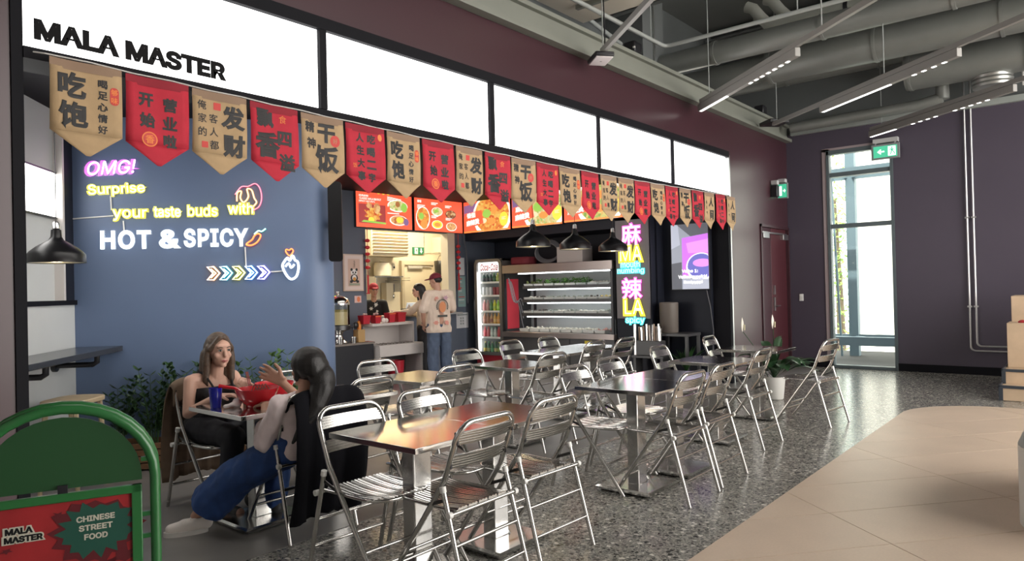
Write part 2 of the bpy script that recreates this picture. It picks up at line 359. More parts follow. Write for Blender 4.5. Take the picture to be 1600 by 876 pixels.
# ------------------------------------------------------------------ lit fascia sign
litwhite = glow('lit_white_acrylic', (1.0, 1.0, 1.0), 2.6)
sign = thing('lit_sign', 'long white lightbox sign of five panels reading MALA MASTER above the stall', 'sign', (0, 0, 0))
for k, (a, b) in enumerate(((1.152, 2.908), (2.967, 4.688), (4.747, 6.448), (6.487, 8.163), (8.207, 9.868))):
    MB().box(a, b, .0, .14, 2.737, 3.288).build('panel', litwhite, sign, smooth=False)
mb = MB(); put_text(mb, 'MALA MASTER', WF, 1.718, 2.838, w=1.035, h=.112, depth=.004, offset=.05)
mb.build('lettering', M('black_lettering', (.012, .012, .013), .7, spec=.1), sign, smooth=False)
# ------------------------------------------------------------------ pennants
tan_cloth = M('tan_cloth', (.47, .325, .18), .85, var=.06, vs=14, bump=.12, bs=260)
red_cloth = M('red_cloth', (.52, .022, .045), .8, var=.06, vs=14, bump=.12, bs=260)
tan_hem = M('tan_hem_shade', (.30, .20, .135), .85, bump=.1, bs=260); red_hem = M('red_hem_shade', (.30, .02, .035), .85, bump=.1, bs=260)  # doubled hem lets no light through; that shade is painted as darker cloth
ink = M('black_ink', (.016, .015, .016), .6); sealred = M('seal_red_ink', (.62, .05, .04), .6); sealor = M('seal_orange_ink', (.85, .24, .05), .6)
PW, PH, PT = .34, .365, .485
def cloth(u, z):                                         # gentle hanging wave, u -.5...5, z 0 (top) ..-PT
    return -.006*sin(u*7+z*9)-.010*(z/PT)**2*cos(u*3)
def pen_base(name, mat, hem):
    poly_top = 10; mb = MB()
    def fn(i, j):
        u = -.5+i; z = -PH*j if j <= 1 else 0
        return (u*PW, cloth(u, z), z)
    mb.grid(fn, 8, 8)
    def fn2(i, j):                                       # the pointed tail
        hw = .5*(1-j)+.03*j; u = (-1+2*i)*hw; z = -PH-(PT-PH)*j
        return (u*PW, cloth(u, z), z)
    mb.grid(fn2, 8, 5)
    return mb
class CF_:                                               # cloth frame for lettering
    pass
def cfr(p): return (p[0], cloth(p[0]/PW, p[2])-p[1], p[2])
def ch(mb, t, u, v, s, mi=0, off=.02, w=None): put_text(mb, t, cfr, (u-.5)*PW, -v*PH, h=s*PW, w=(w*PW if w else None), depth=.0025, mi=mi, offset=off)
def flat(mb, poly, mi, d=.0018):
    mb.add([cfr((p[0], d, p[1])) for p in poly], [tuple(range(len(poly)))], mi)
KINDS = {}
def kind(k):
    mb = MB()
    if k == 'A':
        ch(mb, '吃', .30, .33, .40, off=.045); ch(mb, '饱', .31, .77, .44, off=.045)
        for i, t in enumerate('喝足心情好'): ch(mb, t, .72, .25+.165*i, .135, off=.03)
        flat(mb, rrect(.13*PW, .26*PH, .02, cx=.385*PW, cz=-.40*PH), 1); 
        mb2 = MB(); ch(mb2, '够', .885, .34, .10, 2); ch(mb2, '味', .885, .46, .10, 2); mb.add(mb2.v, mb2.f, 2)
    if k == 'B':
        ch(mb, '开', .31, .33, .23, off=.045); ch(mb, '始', .33, .64, .25, off=.045)
        for i, t in enumerate('营业啦'): ch(mb, t, .69, .36+.28*i, .23, off=.045)
        flat(mb, disc(-.14*PW, -.93*PH, .125*PW, .125*PW), 2); flat(mb, disc(-.14*PW, -.93*PH, .105*PW, .105*PW), 1, .0022); ch(mb, '香', .36, .93, .14, 2, off=.02)
    if k == 'C':
        for i, t in enumerate('俺家的'): ch(mb, t, .17, .22+.22*i, .16, off=.012)
        for i, t in enumerate('客人都'): ch(mb, t, .38, .42+.22*i, .16, off=.012)
        ch(mb, '发', .74, .36, .42, off=.045); ch(mb, '财', .75, .83, .42, off=.045)
        flat(mb, rrect(.13*PW, .13*PW, .004, cx=-.05*PW, cz=-.21*PH), 1); flat(mb, rrect(.11*PW, .11*PW, .004, cx=-.29*PW, cz=-.87*PH), 1)
    if k == 'D':
        ch(mb, '飘', .30, .24, .36, off=.045); ch(mb, '香', .34, .70, .50, off=.045); ch(mb, '四', .70, .55, .28, off=.05); ch(mb, '溢', .74, .97, .34, off=.04)
        ch(mb, '食', .66, .21, .15, 2, off=0)
    if k == 'E':
        ch(mb, '精', .20, .22, .22, off=.035); ch(mb, '神', .22, .52, .22, off=.035); ch(mb, '干', .58, .30, .38, off=.05); ch(mb, '饭', .58, .80, .60, off=.04)
        flat(mb, disc(.28*PW, -.42*PH, .11*PW, .12*PW), 1); ch(mb, '好', .78, .42, .10, 3, off=0)
    if k == 'F':
        for i, t in enumerate('人生大事'): ch(mb, t, .36, .23+.255*i, .20, off=.045)
        for i, t in enumerate('吃喝二字'): ch(mb, t, .64, .24+.255*i, .20, off=.045)
        flat(mb, disc(.36*PW, -.18*PH, .055*PW, .075*PW), 2); ch(mb, '饭', .20, .80, .10, 2, off=0)
    if k == 'G':
        for i, t in enumerate('烟火气'): ch(mb, t, .20, .34+.2*i, .14, off=.02)
        ch(mb, '人', .66, .32, .38, off=.045); ch(mb, '间', .72, .78, .40, off=.045)
    red = k in 'BDF'
    root = thing('pennant', 'pennant', 'pennant', (0, -50, 0))
    pen_base('cloth', None, None).build('cloth', red_cloth if red else tan_cloth, root, solid=.0012)
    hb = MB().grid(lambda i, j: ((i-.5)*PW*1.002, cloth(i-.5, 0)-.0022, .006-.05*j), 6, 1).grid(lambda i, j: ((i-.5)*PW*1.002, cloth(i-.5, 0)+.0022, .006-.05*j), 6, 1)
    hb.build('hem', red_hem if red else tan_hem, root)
    mb.build('lettering', [ink, sealred, sealor, tan_cloth], root, smooth=False)
    return root
seq = 'ABCDEFABCDEFABCCBAFEDGFG'
words = dict(A='tan pennant lettered 吃饱', B='red pennant lettered 开始营业啦', C='tan pennant lettered 发财', D='red pennant lettered 飘香四溢', E='tan pennant lettered 干饭', F='red pennant lettered 吃喝二字', G='tan pennant lettered 人间')
order = ['first', 'second', 'third', 'fourth', 'fifth', 'sixth', 'seventh', 'eighth', 'ninth', 'tenth', 'eleventh', 'twelfth', 'thirteenth', 'fourteenth', 'fifteenth', 'sixteenth', 'seventeenth', 'eighteenth', 'nineteenth', 'twentieth', 'twenty-first', 'twenty-second', 'twenty-third', 'twenty-fourth']
def cordz(x): 
    t = (x-1.2)/8.5
    return 2.688-.055*sin(pi*min(1, max(0, t*1.02)))+.008*t
for i, k in enumerate(seq):
    x = 1.41+.3645*i; lab = words[k]+', '+order[i]+' from the left under the lit sign'
    if i == len(seq)-1: lab = words[k]+', last one at the right end under the lit sign'
    loc = (x, -.10, cordz(x)-.006); dz = (cordz(x+.15)-cordz(x-.15))/.3
    if k not in KINDS:
        KINDS[k] = o = kind(k); o['label'] = lab; o['group'] = 'cloth pennants under the sign'; o.location = loc
    else:
        o = copy_thing(KINDS[k], lab, loc, 0, 'cloth pennants under the sign')
    o.rotation_euler = (random.uniform(-.03, .03), -math.atan(dz)*.6, random.uniform(-.05, .05))
    o.scale = (1.0, 1, 1.0) if i < 14 else (.97, 1, 1.0)
mb = MB().tube([(1.18, -.06, 2.70)]+[(1.22+8.45*k/40, -.10, cordz(1.22+8.45*k/40)+.004+(.006 if k % 2 else 0)) for k in range(41)]+[(9.72, -.06, 2.705)], .004, 6)
tag(mb.build('bunting_cord', M('white_cord', (.6, .58, .55), .7)), 'thin white cord carrying the row of pennants', 'cord')
# ------------------------------------------------------------------ wall light of the bar corner
lb = thing('wall_lightbox', 'glowing white lightbox high on the pale side wall, left edge', 'light', Cn)
q = lprism(.228, 1.9, -.07, -.035, 2.14, 2.505); q.v = [tuple(Vector(v)-Cn) for v in q.v]
q.build('diffuser', glow('lit_wall_acrylic', (1, .98, .95), 6), lb, smooth=False)
q = MB()
for a in ((.228, 1.9, -.08, -.03, 2.505, 2.52), (.228, 1.9, -.08, -.03, 2.125, 2.14)):
    t = lprism(*a); q.add([tuple(Vector(v)-Cn) for v in t.v], t.f)
q.build('casing', black_plastic, lb, smooth=False)
# bar shelf in the corner
sh = thing('bar_shelf', 'black wall mounted bar shelf in the corner left of the seated women', 'shelf', Cn)
poly = [(0, 0), (.0, .39), (1.6, .39), (1.6, 0)]
t = lprism(0.005, 1.9, .005, .385, .985, 1.03); t.v = [tuple(Vector(v)-Cn) for v in t.v]; t.build('shelf_top', M('dark_laminate', (.035, .036, .04), .22), sh, bevel=.004)
LP = lambda a, b, z: LF((a, b, z))-Cn
for a in (.42, 1.3):
    MB().tube([LP(a, .03, .91), LP(a, .30, .91), LP(a, .33, .93), LP(a, .33, .985)], .022, 10).tube([LP(a, 0, .91), LP(a, .03, .91)], .05, 12).build('bracket', black_plastic, sh)
# stool under the shelf
st = thing('wooden_stool', 'pale wooden stool with rounded seat behind the green street sign', 'stool', (1.95, 1.84, 0), radians(40))
wood = M('pale_wood', (.56, .44, .28), .45, var=.12, vs=9)
MB().hprism([(p[0], p[1]) for p in rrect(.42, .34, .12, 5)], .665, .70).build('seat', wood, st, bevel=.006)
for sx in (-1, 1):
    for sy in (-1, 1): MB().tube([(sx*.15, sy*.11, .665), (sx*.19, sy*.14, 0)], [.02, .015], 8).build('leg', wood, st)
for sy in (-1, 1): MB().tube([(-.17, sy*.125, .22), (.17, sy*.125, .22)], .011, 8).build('stretcher', wood, st)
# ------------------------------------------------------------------ window, door, signs of the end wall
wframe = M('window_frame_grey', (.10, .13, .14), .4)
wi = struct('window_1', MB().box(12.47, 12.6, -.70, -.655, 0, 3.62).box(12.47, 12.6, -1.66, -1.615, 0, 3.62).box(12.47, 12.6, -1.63, -.66, 3.56, 3.63).box(12.47, 12.6, -1.63, -.66, 0, .05), wframe, label='tall narrow window with three panes in the plum wall')
for z in (2.36, 3.22): MB().box(12.49, 12.58, -1.62, -.70, z-.035, z+.035).build('transom', wframe, wi, smooth=False)
MB().box(12.485, 12.50, -.70, -.59, 0, 3.66).box(12.485, 12.5, -1.63, -.59, 3.62, 3.67).build('window_frame', M('pink_grey_trim', (.40, .33, .34), .45), wi, smooth=False)
GL = glassmat('window_glass')
for z0, z1 in ((.05, 2.33), (2.39, 3.19), (3.25, 3.56)): MB().box(12.54, 12.546, -1.62, -.70, z0, z1).build('pane', GL, wi, smooth=False)
leafred = M('door_maroon', (.075, .018, .024), .35)
dr = struct('door_1', MB().box(11.16, 11.20, -.02, .2, 0, 2.39).box(12.43, 12.47, -.02, .2, 0, 2.39).box(11.16, 12.47, -.02, .2, 2.35, 2.39), M('door_frame_maroon', (.05, .02, .026), .4), label='maroon double door with a closer near the far corner')
MB().box(11.20, 11.70, .03, .08, .01, 2.35).build('door_leaf', maroon, dr, bevel=.003); MB().box(11.71, 12.43, .03, .08, .01, 2.35).build('door_leaf', leafred, dr, bevel=.003)
MB().box(11.24, 12.36, -.015, .03, 2.25, 2.28).box(11.24, 11.5, -.03, .03, 2.17, 2.25).box(12.15, 12.40, -.03, .03, 2.17, 2.26).build('door_closer', alu, dr, bevel=.004)
MB().box(11.75, 11.80, .005, .03, .98, 1.20).box(11.755, 11.795, .0, .03, 1.25, 1.40).tube([(11.775, .02, 1.06), (11.775, -.03, 1.06), (11.92, -.03, 1.06)], .010, 8).build('handle', alu, dr)
# exit signs
exitgreen = glow('exit_green', (.02, .46, .25), .9); exitwhite = glow('exit_white', (.95, 1, .97), 1.0)
def runman(mb, fr, a, z, s, mi=0):
    d = .004
    def P(pts): mb.add([fr((a+x*s, d, z+y*s)) for x, y in pts], [tuple(range(len(pts)))], mi)
    P([(x*.09+.02, y*.09+.36) for x, y in disc(0, 0, 1, 1, 10)])
    P([(-.12, .25), (.10, .25), (.12, .0), (-.06, -.02)]); P([(.08, .24), (.30, .10), (.27, .04), (.07, .15)]); P([(-.12, .25), (-.30, .12), (-.26, .06), (-.08, .17)])
    P([(-.06, .0), (.04, .0), (-.10, -.42), (-.19, -.40)]); P([(.02, .02), (.12, .0), (.28, -.18), (.22, -.25)]); P([(.28, -.18), (.34, -.42), (.26, -.42), (.21, -.22)])
def arrow(mb, fr, a, z, s, mi=0, dirn=-1):
    mb.add([fr((a+x*s*dirn*-1, .004, z+y*s)) for x, y in ((-.5, 0), (-.05, .38), (.05, .28), (-.12, .10), (.45, .10), (.45, -.10), (-.12, -.10), (.05, -.28), (-.05, -.38))], [tuple(range(9))], mi)
ex = thing('exit_sign', 'green running man exit sign hanging in front of the tall window', 'sign', (12.42, -1.575, 3.485))
XF = frame((0, 0, 0), (0, -1, 0), (-1, 0, 0))
MB().box(-.03, .0, -.205, .205, -.12, .12).build('housing', M('grey_casing', (.22, .24, .24), .4), ex, bevel=.006)
MB().box(-.034, -.03, -.17, .17, -.09, .09).build('face', exitgreen, ex, smooth=False)
mb = MB(); f2 = frame((-.033, 0, 0), (0, -1, 0), (-1, 0, 0)); arrow(mb, f2, -.06, 0, .11); mb.add([f2((a, .0025, z)) for a, z in ((.04, -.075), (.15, -.075), (.15, .075), (.04, .075))], [(0, 1, 2, 3)]); mb.build('pictogram', exitwhite, ex, smooth=False)
mb = MB(); f3 = frame((-.0345, 0, 0), (0, -1, 0), (-1, 0, 0)); runman(mb, f3, .095, .0, .14); mb.build('running_figure', exitgreen, ex, smooth=False)
MB().box(-.03, .08, -.18, .18, .145, .215).box(-.02, -.01, -.15, -.13, .12, .15).box(-.02, -.01, .13, .15, .12, .15).build('mounting_box', M('pale_grey_casing', (.42, .42, .42), .5), ex, bevel=.004)
ex2 = thing('exit_sign', 'small exit sign projecting from the maroon wall above the door', 'sign', (12.0, -.09, 2.98))
MB().box(-.02, .02, -.16, .16, -.13, .13).build('housing', M('grey_casing', (.22, .24, .24), .4), ex2, bevel=.006)
MB().box(-.025, -.02, -.13, .13, -.11, .11).build('face', exitgreen, ex2, smooth=False)
mb = MB(); f2 = frame((-.026, 0, 0), (0, -1, 0), (-1, 0, 0)); arrow(mb, f2, .06, 0, .09, dirn=1); mb.add([f2((a, .0025, z)) for a, z in ((-.11, -.08), (-.01, -.08), (-.01, .08), (-.11, .08))], [(0, 1, 2, 3)]); mb.build('pictogram', exitwhite, ex2, smooth=False)
MB().box(-.06, .06, -.10, .10, .14, .20).build('mounting_box', M('pale_grey_casing', (.42, .42, .42), .5), ex2, bevel=.004)
for c_ in ex2.children: c_.scale = (1, .55, 1)
lb2 = thing('emergency_lamp', 'dark emergency lamp box beside the exit sign above the door', 'lamp', (11.72, -.06, 3.0))
MB().box(-.06, .06, -.05, .05, -.14, .05).build('housing', black_plastic, lb2, bevel=.008); MB().box(-.05, .05, -.052, .05, .06, .13).build('battery_box', M('pale_grey_casing', (.42, .42, .42), .5), lb2, bevel=.005)
sw_ = thing('wall_switch', 'small pale switch on the plum wall left of the window', 'switch', (12.497, -.19, 1.18))
MB().box(-.012, 0, -.035, .035, -.06, .06).build('plate', white_plastic, sw_, bevel=.003); MB().box(-.018, -.01, -.02, .02, -.04, .04).build('rocker', white_plastic, sw_, bevel=.003)
# conduits on the plum wall
for k, (y, zb, lab) in enumerate(((-2.64, .36, 'left of two bright steel conduits running down the plum wall'), (-2.72, .43, 'right of two bright steel conduits running down the plum wall'))):
    r = .06; pts = [(12.46, y, 4.6), (12.46, y, zb+r)]+[(12.46, y-r+r*cos(a), zb+r-r*sin(a)) for a in [pi/2*j/6 for j in range(1, 7)]]+[(12.46, -4.4, zb)]
    cdt = thing('conduit', lab, 'pipe', (0, 0, 0), group=None)
    MB().tube(pts, .014, 8).build('pipe', M('galvanised_pipe', (.62, .62, .62), .35, metal=1), cdt)
    for z in (2.35, 1.02): MB().box(12.445, 12.5, y-.03, y+.03, z-.012, z+.012).build('clamp', M('galvanised_pipe', (.62, .62, .62), .35, metal=1), cdt)
# outside the window
ow = MB().box(17.0, 17.3, -3.4, .04, -1.0, 7)
tag(ow.build('neighbour_building', M('sunlit_render', (.88, .83, .74), .8, var=.08, vs=.5), smooth=False), 'pale rendered building wall outside the tall window', 'building')
tw = thing('steel_canopy', 'grey blue steel frame structure outside the window', 'frame', (15.0, -.40, 0))
sb = M('blue_grey_steel', (.16, .22, .25), .5)
MB().box(-.08, .08, -.085, .085, -1, 6).build('post', sb, tw, smooth=False)
for z in (.24, 3.40):
    MB().box(-.9, -.78, -1.6, 1.0, z, z+.16).build('beam', sb, tw, smooth=False); MB().bar((0, 0, z+.1), (-.85, -.7, z+.1), .05, .05).bar((0, 0, z+.1), (-.85, .8, z+.1), .05, .05).bar((0, -1.4, z+.1), (-.85, -.7, z+.1), .05, .05).box(-.05, .03, -1.6, 1.0, z+.05, z+.15).build('brace', sb, tw, smooth=False)
MB().bar((-.2, .16, -1), (-.2, .34, 4.4), .035, .035).build('cable', sb, tw, smooth=False)
def leafcloud(n, c, r, size, seed):
    rnd = random.Random(seed); mb = MB()
    for _ in range(n):
        p = Vector((rnd.gauss(0, 1), rnd.gauss(0, 1), rnd.gauss(0, 1))).normalized()*(rnd.random()**.4); p = Vector((c[0]+p.x*r[0], c[1]+p.y*r[1], c[2]+p.z*r[2]))
        a = Vector((rnd.uniform(-1, 1), rnd.uniform(-1, 1), rnd.uniform(-1, 1))).normalized(); b = a.orthogonal().normalized(); s = size*rnd.uniform(.6, 1.3)
        mb.add([p, p+a*s+b*s*.35, p+a*s*2, p+a*s-b*s*.35], [(0, 1, 2, 3)])
    return mb
tr = thing('street_tree', 'bright green tree seen through the window beside the steel post', 'tree', (18.6, .80, -1))
gl_ = M('tree_leaves', (.20, .34, .055), .6, var=.3, vs=2)
MB().tube([(0, 0, 0), (.1, .05, 2), (.0, .1, 4.5)], [.12, .09, .05], 8).build('trunk', M('bark', (.12, .09, .06), .9), tr)
tag(leafcloud(1500, (0, 0.0, 3.3), (1.0, .95, 3.2), .075, 3).build('foliage', gl_, tr, smooth=False), kind='stuff')
struct('ground_outside', MB().box(12.73, 40, -15, 15, -1.1, -1.0), M('outdoor_paving', (.45, .45, .43), .8)).name = 'floor_outside'
# ------------------------------------------------------------------ folding chairs and tables
def sweep(mb, prof, path, mi=0):
    """prof: closed list of (a, b); path: list of (origin, axis_a, axis_b)"""
    n = len(prof); vs = []
    for O, A, B in path:
        for a, b in prof: vs.append(Vector(O)+Vector(A)*a+Vector(B)*b)
    k = len(path); fs = [(i*n+j, i*n+(j+1) % n, (i+1)*n+(j+1) % n, (i+1)*n+j) for i in range(k-1) for j in range(n)]
    fs += [tuple(range(n))[::-1], tuple((k-1)*n+j for j in range(n))]
    return mb.add(vs, fs, mi)
def ridged(w, t, n, d):
    top = []
    for k in range(n):
        x0 = -w/2+w*k/n; x1 = x0+w/n
        top += [(x0+.10*w/n, t/2-d), (x0+.25*w/n, t/2), (x1-.25*w/n, t/2), (x1-.10*w/n, t/2-d)]
    return top+[(w/2, -t/2), (-w/2, -t/2)]
def ridged2(w, t, n, d):
    a = ridged(w, t, n, d)[:-2]; return a+[(x, -y) for x, y in a[::-1]]
def yb(z): return -.125-.115*(z-.57)/.293                # line of the back tubes
def make_chair():
    t = thing('folding_chair', 'x', 'chair', (0, 0, 0), 0, 'aluminium folding chairs')
    hw = .200; r = .0132; pts = [(-hw, -.105, .545), (-hw, yb(.58), .58), (-hw, yb(.70), .70)]
    R = .085
    for k in range(0, 7): a = pi-pi/2*k/6; pts.append((-hw+R+R*cos(a), 0, .863-r-R+R*sin(a)))
    for k in range(0, 7): a = pi/2-pi/2*k/6; pts.append((hw-R+R*cos(a), 0, .863-r-R+R*sin(a)))
    pts = [(x, yb(z) if i > 2 else y, z) for i, (x, y, z) in enumerate(pts)]
    pts += [(hw, yb(.70), .70), (hw, yb(.58), .58), (hw, -.105, .545)]
    MB().tube(pts, r, 9).build('back_frame', chrome, t, ang=1.2)
    fl_ = lambda z: -.105+(.29+.105)*(.545-z)/.545
    for s in (-1, 1):
        MB().tube([(s*hw, -.105, .545), (s*hw*.98, .29, 0)], r, 9).build('leg', chrome, t, ang=1.2)
        MB().tube([(s*.222, -.138, .553), (s*.228, -.29, 0)], .0125, 9).build('leg', chrome, t, ang=1.2)
        tag(MB().tube([(s*.222, -.1365, .558), (s*.2225, -.143, .532)], .0155, 9).build('cap', white_plastic, t, ang=1.2), 'white plastic cap')
        tag(MB().tube([(s*.224, -.190, .44), (s*.246, -.190, .44)], .0155, 9).build('cap', white_plastic, t, ang=1.2), 'white plastic cap')
        MB().bar((s*.211, -.150, .498), (s*.205, -.02, .452), .004, .016).build('link', M('dark_steel', (.10, .10, .10), .4, metal=1), t, smooth=False)
    rl = lambda z: -.138-(.152)*(.553-z)/.553
    for z in (.30, .155): MB().tube([(-.225, rl(z), z), (.225, rl(z), z)], .0085, 7).build('rung', chrome, t, ang=1.2)
    for z in (.20, .135): MB().tube([(-.196, fl_(z), z), (.196, fl_(z), z)], .0085, 7).build('rung', chrome, t, ang=1.2)
    MB().tube([(-.232, -.190, .44), (.232, -.190, .44)], .010, 8).build('rear_rail', chrome, t, ang=1.2)
    R2 = .11; sp = [(-.183, -.19, .443)]
    sp += [(-.183+R2+R2*cos(a), .245-R2+R2*sin(a), .449) for a in [pi-pi/2*k/5 for k in range(6)]]
    sp += [(.183-R2+R2*cos(a), .245-R2+R2*sin(a), .449) for a in [pi/2-pi/2*k/5 for k in range(6)]]+[(.183, -.19, .443)]
    MB().tube(sp, .0095, 8).build('seat_rim', chrome, t, ang=1.2)
    pr = ridged(.064, .010, 3, .004)
    for k in range(5):
        x = -.142+.071*k; y1 = .238 if 0 < k < 4 else .198
        path = [((x, -.185+(y1+.185)*q/6, .454-.014*sin(pi*q/6)), (1, 0, 0), (0, 0, 1)) for q in range(7)]
        sweep(MB(), pr, path).build('seat_slat', chrome, t, ang=.5)
    pb = ridged2(.068, .013, 5, .0052)
    for z in (.779, .666):
        path = [((x, yb(z)-.026*(1-(x/.2)**2), z), (0, -.36, .93), (0, -.93, -.36)) for x in [-.193+.386*q/8 for q in range(9)]]
        sweep(MB(), pb, path).build('back_slat', chrome, t, ang=.5)
        if z > 0:
            for s in (-1, 1): MB().box(s*.2-.008 if s > 0 else -.2-.002, s*.2+.002 if s > 0 else -.2+.008, yb(z)-.010, yb(z)+.008, z-.028, z+.028).build('slat_end', black_plastic, t, smooth=False)
    return t
P = pi
CH = [  # x, y, heading, label
 (2.46, -1.70, .02, 'folding chair with its back to us at the nearest table, nearer of the pair'),
 (3.10, -1.635, -.03, 'folding chair with its back to us at the nearest table, farther of the pair'),
 (2.32, -1.28, P-.03, 'folding chair facing us behind the nearest steel table, close to the black jacket'),
 (2.90, -1.23, P+.04, 'folding chair facing us behind the nearest steel table, second from the black jacket'),
 (4.46, -1.785, .0, 'folding chair with its back to us at the middle outer table, nearer of the pair'),
 (5.015, -1.765, .0, 'folding chair with its back to us at the middle outer table, farther of the pair'),
 (6.28, -1.595, .0, 'folding chair with its back to us right beside the last but one outer table'),
 (7.605, -1.81, -.12, 'folding chair standing alone sideways beside the peace lily, farthest right'),
 (4.38, -1.31, P+.03, 'folding chair with bright slats behind the middle outer table, nearer one'),
 (5.02, -1.22, P+.02, 'folding chair with bright slats behind the middle outer table, farther one'),
 (6.22, -1.04, P+.06, 'folding chair facing us by the basket of rolled goods below the wall screen'),
 (7.60, -.94, P+.08, 'folding chair facing us behind the farthest outer table'),
 (3.13, -.01, .05, 'folding chair with black slat ends just right of the dark haired woman'),
 (4.00, .0, -.02, 'folding chair with its back to us right of the small table before the counter'),
 (5.15, -.10, -.05, 'folding chair with its back to us at the table before the drinks fridge'),
 (6.48, .32, .0, 'folding chair with its back to us in front of the cooler, nearer of two'),
 (7.04, .27, .0, 'folding chair with its back to us in front of the cooler, beside the neon pole'),
 (3.91, .46, P-.03, 'folding chair facing us in front of the black counter cabinet'),
 (5.05, .46, P+.0, 'folding chair facing us right of the man in the cap'),
 (6.20, .85, P+.04, 'folding chair facing us right in front of the lit drinks fridge'),
 (6.79, .76, P+.02, 'folding chair with pink glints directly under the open cooler'),
 (3.05, .48, P+.1, 'folding chair behind the outstretched hand of the dark haired woman'),
 (2.43, .55, P+.03, 'folding chair under the fair haired woman, brown jacket on its back'),
 (2.52, -.26, -.05, 'folding chair under the dark haired woman, black jacket on its back'),
]
ch0 = make_chair()
for i, (x, y, h, lab) in enumerate(CH):
    if i == 0: o = ch0; o.location = (x, y, 0); o.rotation_euler = (0, 0, h); o['label'] = lab
    else: copy_thing(ch0, lab, (x, y, 0), h)
TH = .74
def make_table():
    t = thing('steel_table', 'x', 'table', (0, 0, 0), 0, 'square stainless steel pedestal tables')
    MB().box(-.2985, .2985, -.325, .325, TH-.028, TH).build('table_top', M('mirror_steel', (.66, .65, .63), .13, metal=1, bump=.03, bs=5), t, bevel=.002)
    MB().box(-.06, .06, -.045, .045, .034, TH-.028).build('column', steel, t, bevel=.006)
    MB().box(-.12, .12, -.12, .12, TH-.04, TH-.028).build('mounting_plate', steel, t, smooth=False)
    b = MB(); b.add([(x, y, z) for z, w in ((.012, .215), (.026, .22), (.036, .205)) for x, y in ((-w, -w), (w, -w), (w, w), (-w, w))],
                    [(i*4+j, i*4+(j+1) % 4, i*4+4+(j+1) % 4, i*4+4+j) for i in range(2) for j in range(4)]+[(3, 2, 1, 0), (8, 9, 10, 11)])
    b.build('base_plate', steel, t, smooth=False)
    MB().box(-.19, .19, -.19, .19, 0, .012).build('base_pad', black_plastic, t, smooth=False)
    return t
TB = [(2.44, -1.45, 'nearest stainless steel table, empty mirror top catching golden light'), (3.04, -1.45, 'stainless steel table pushed end on to the nearest table'),
      (4.46, -1.56, 'stainless steel table in the outer row mirroring the pink neon, nearer half'), (5.06, -1.56, 'stainless steel table in the outer row mirroring the pink neon, farther half'),
      (6.27, -1.36, 'empty stainless steel table in front of the hanging screen'), (7.58, -1.26, 'farthest stainless steel table, beside the peace lily'),
      (2.43, .04, 'stainless steel table carrying the red bowls between the two seated women'), (3.03, .04, 'stainless steel table end on to the women\'s table'),
      (4.02, .22, 'small stainless steel table before the white counter unit'), (5.10, .14, 'stainless steel table in front of the lit drinks fridge'),
      (6.42, .55, 'stainless steel table in front of the open cooler, nearer half'), (7.02, .55, 'stainless steel table in front of the open cooler, farther half')]
t0 = make_table()
for i, (x, y, lab) in enumerate(TB):
    if i == 0: t0.location = (x, y, 0); t0['label'] = lab
    else: copy_thing(t0, lab, (x, y, 0), 0)
# ------------------------------------------------------------------ pendant lamps
def make_pendant():
    t = thing('pendant_lamp', 'x', 'lamp', (0, 0, 0), 0, 'black pendant lamps')
    pr = [(.019, .245), (.032, .24), (.036, .19), (.05, .165), (.085, .145), (.13, .115), (.165, .085), (.186, .06), (.19, .0), (.186, .0), (.182, .058), (.16, .08), (.08, .135), (.03, .17), (.0, .172)]
    MB().lathe(pr, 28).build('shade', M('black_enamel', (.006, .006, .007), .35, spec=.3), t, ang=.9)
    MB().lathe([(.183, .004), (.18, .055), (.155, .078), (.07, .13), (.0, .135)], 28).build('reflector', M('cream_enamel', (.85, .78, .55), .4), t, ang=.9)
    MB().lathe([(.022, .245), (.026, .25), (.022, .29), (.014, .30), (.0, .30)], 14).build('socket', alu, t)
    MB().ell((0, 0, .07), (.035, .035, .045)).build('bulb', glow('lamp_bulb', (1, .88, .6), 6), t)
    pt = bpy.data.lights.new('pendant_glow', 'POINT'); pt.energy = 2.6; pt.color = (1, .84, .55); pt.shadow_soft_size = .04; po = bpy.data.objects.new('pendant_glow', pt); po.location = (0, 0, .012); po.parent = t; COL.objects.link(po)
    MB().tube([(0, 0, .29), (0, 0, 1.6)], .0035, 6).build('cord', black_plastic, t)
    return t
pl = make_pendant()
for i, (x, y, z, lab) in enumerate(((1.80, 1.66, 1.715, 'black pendant lamp over the bar shelf, leftmost of all'), (6.06, .60, 1.90, 'black pendant lamp over the cooler, first of three in a row'),
        (6.92, .64, 1.90, 'black pendant lamp over the cooler, middle of three in a row'), (7.80, .66, 1.90, 'black pendant lamp overlapping the pink neon sign'))):
    o = pl if i == 0 else copy_tree(pl)
    o.location = (x, y, z); o['label'] = lab
    for c_ in o.children:
        if c_.name.startswith('cord'): c_.scale = (1, 1, (3.05-z)/1.6*1.0)
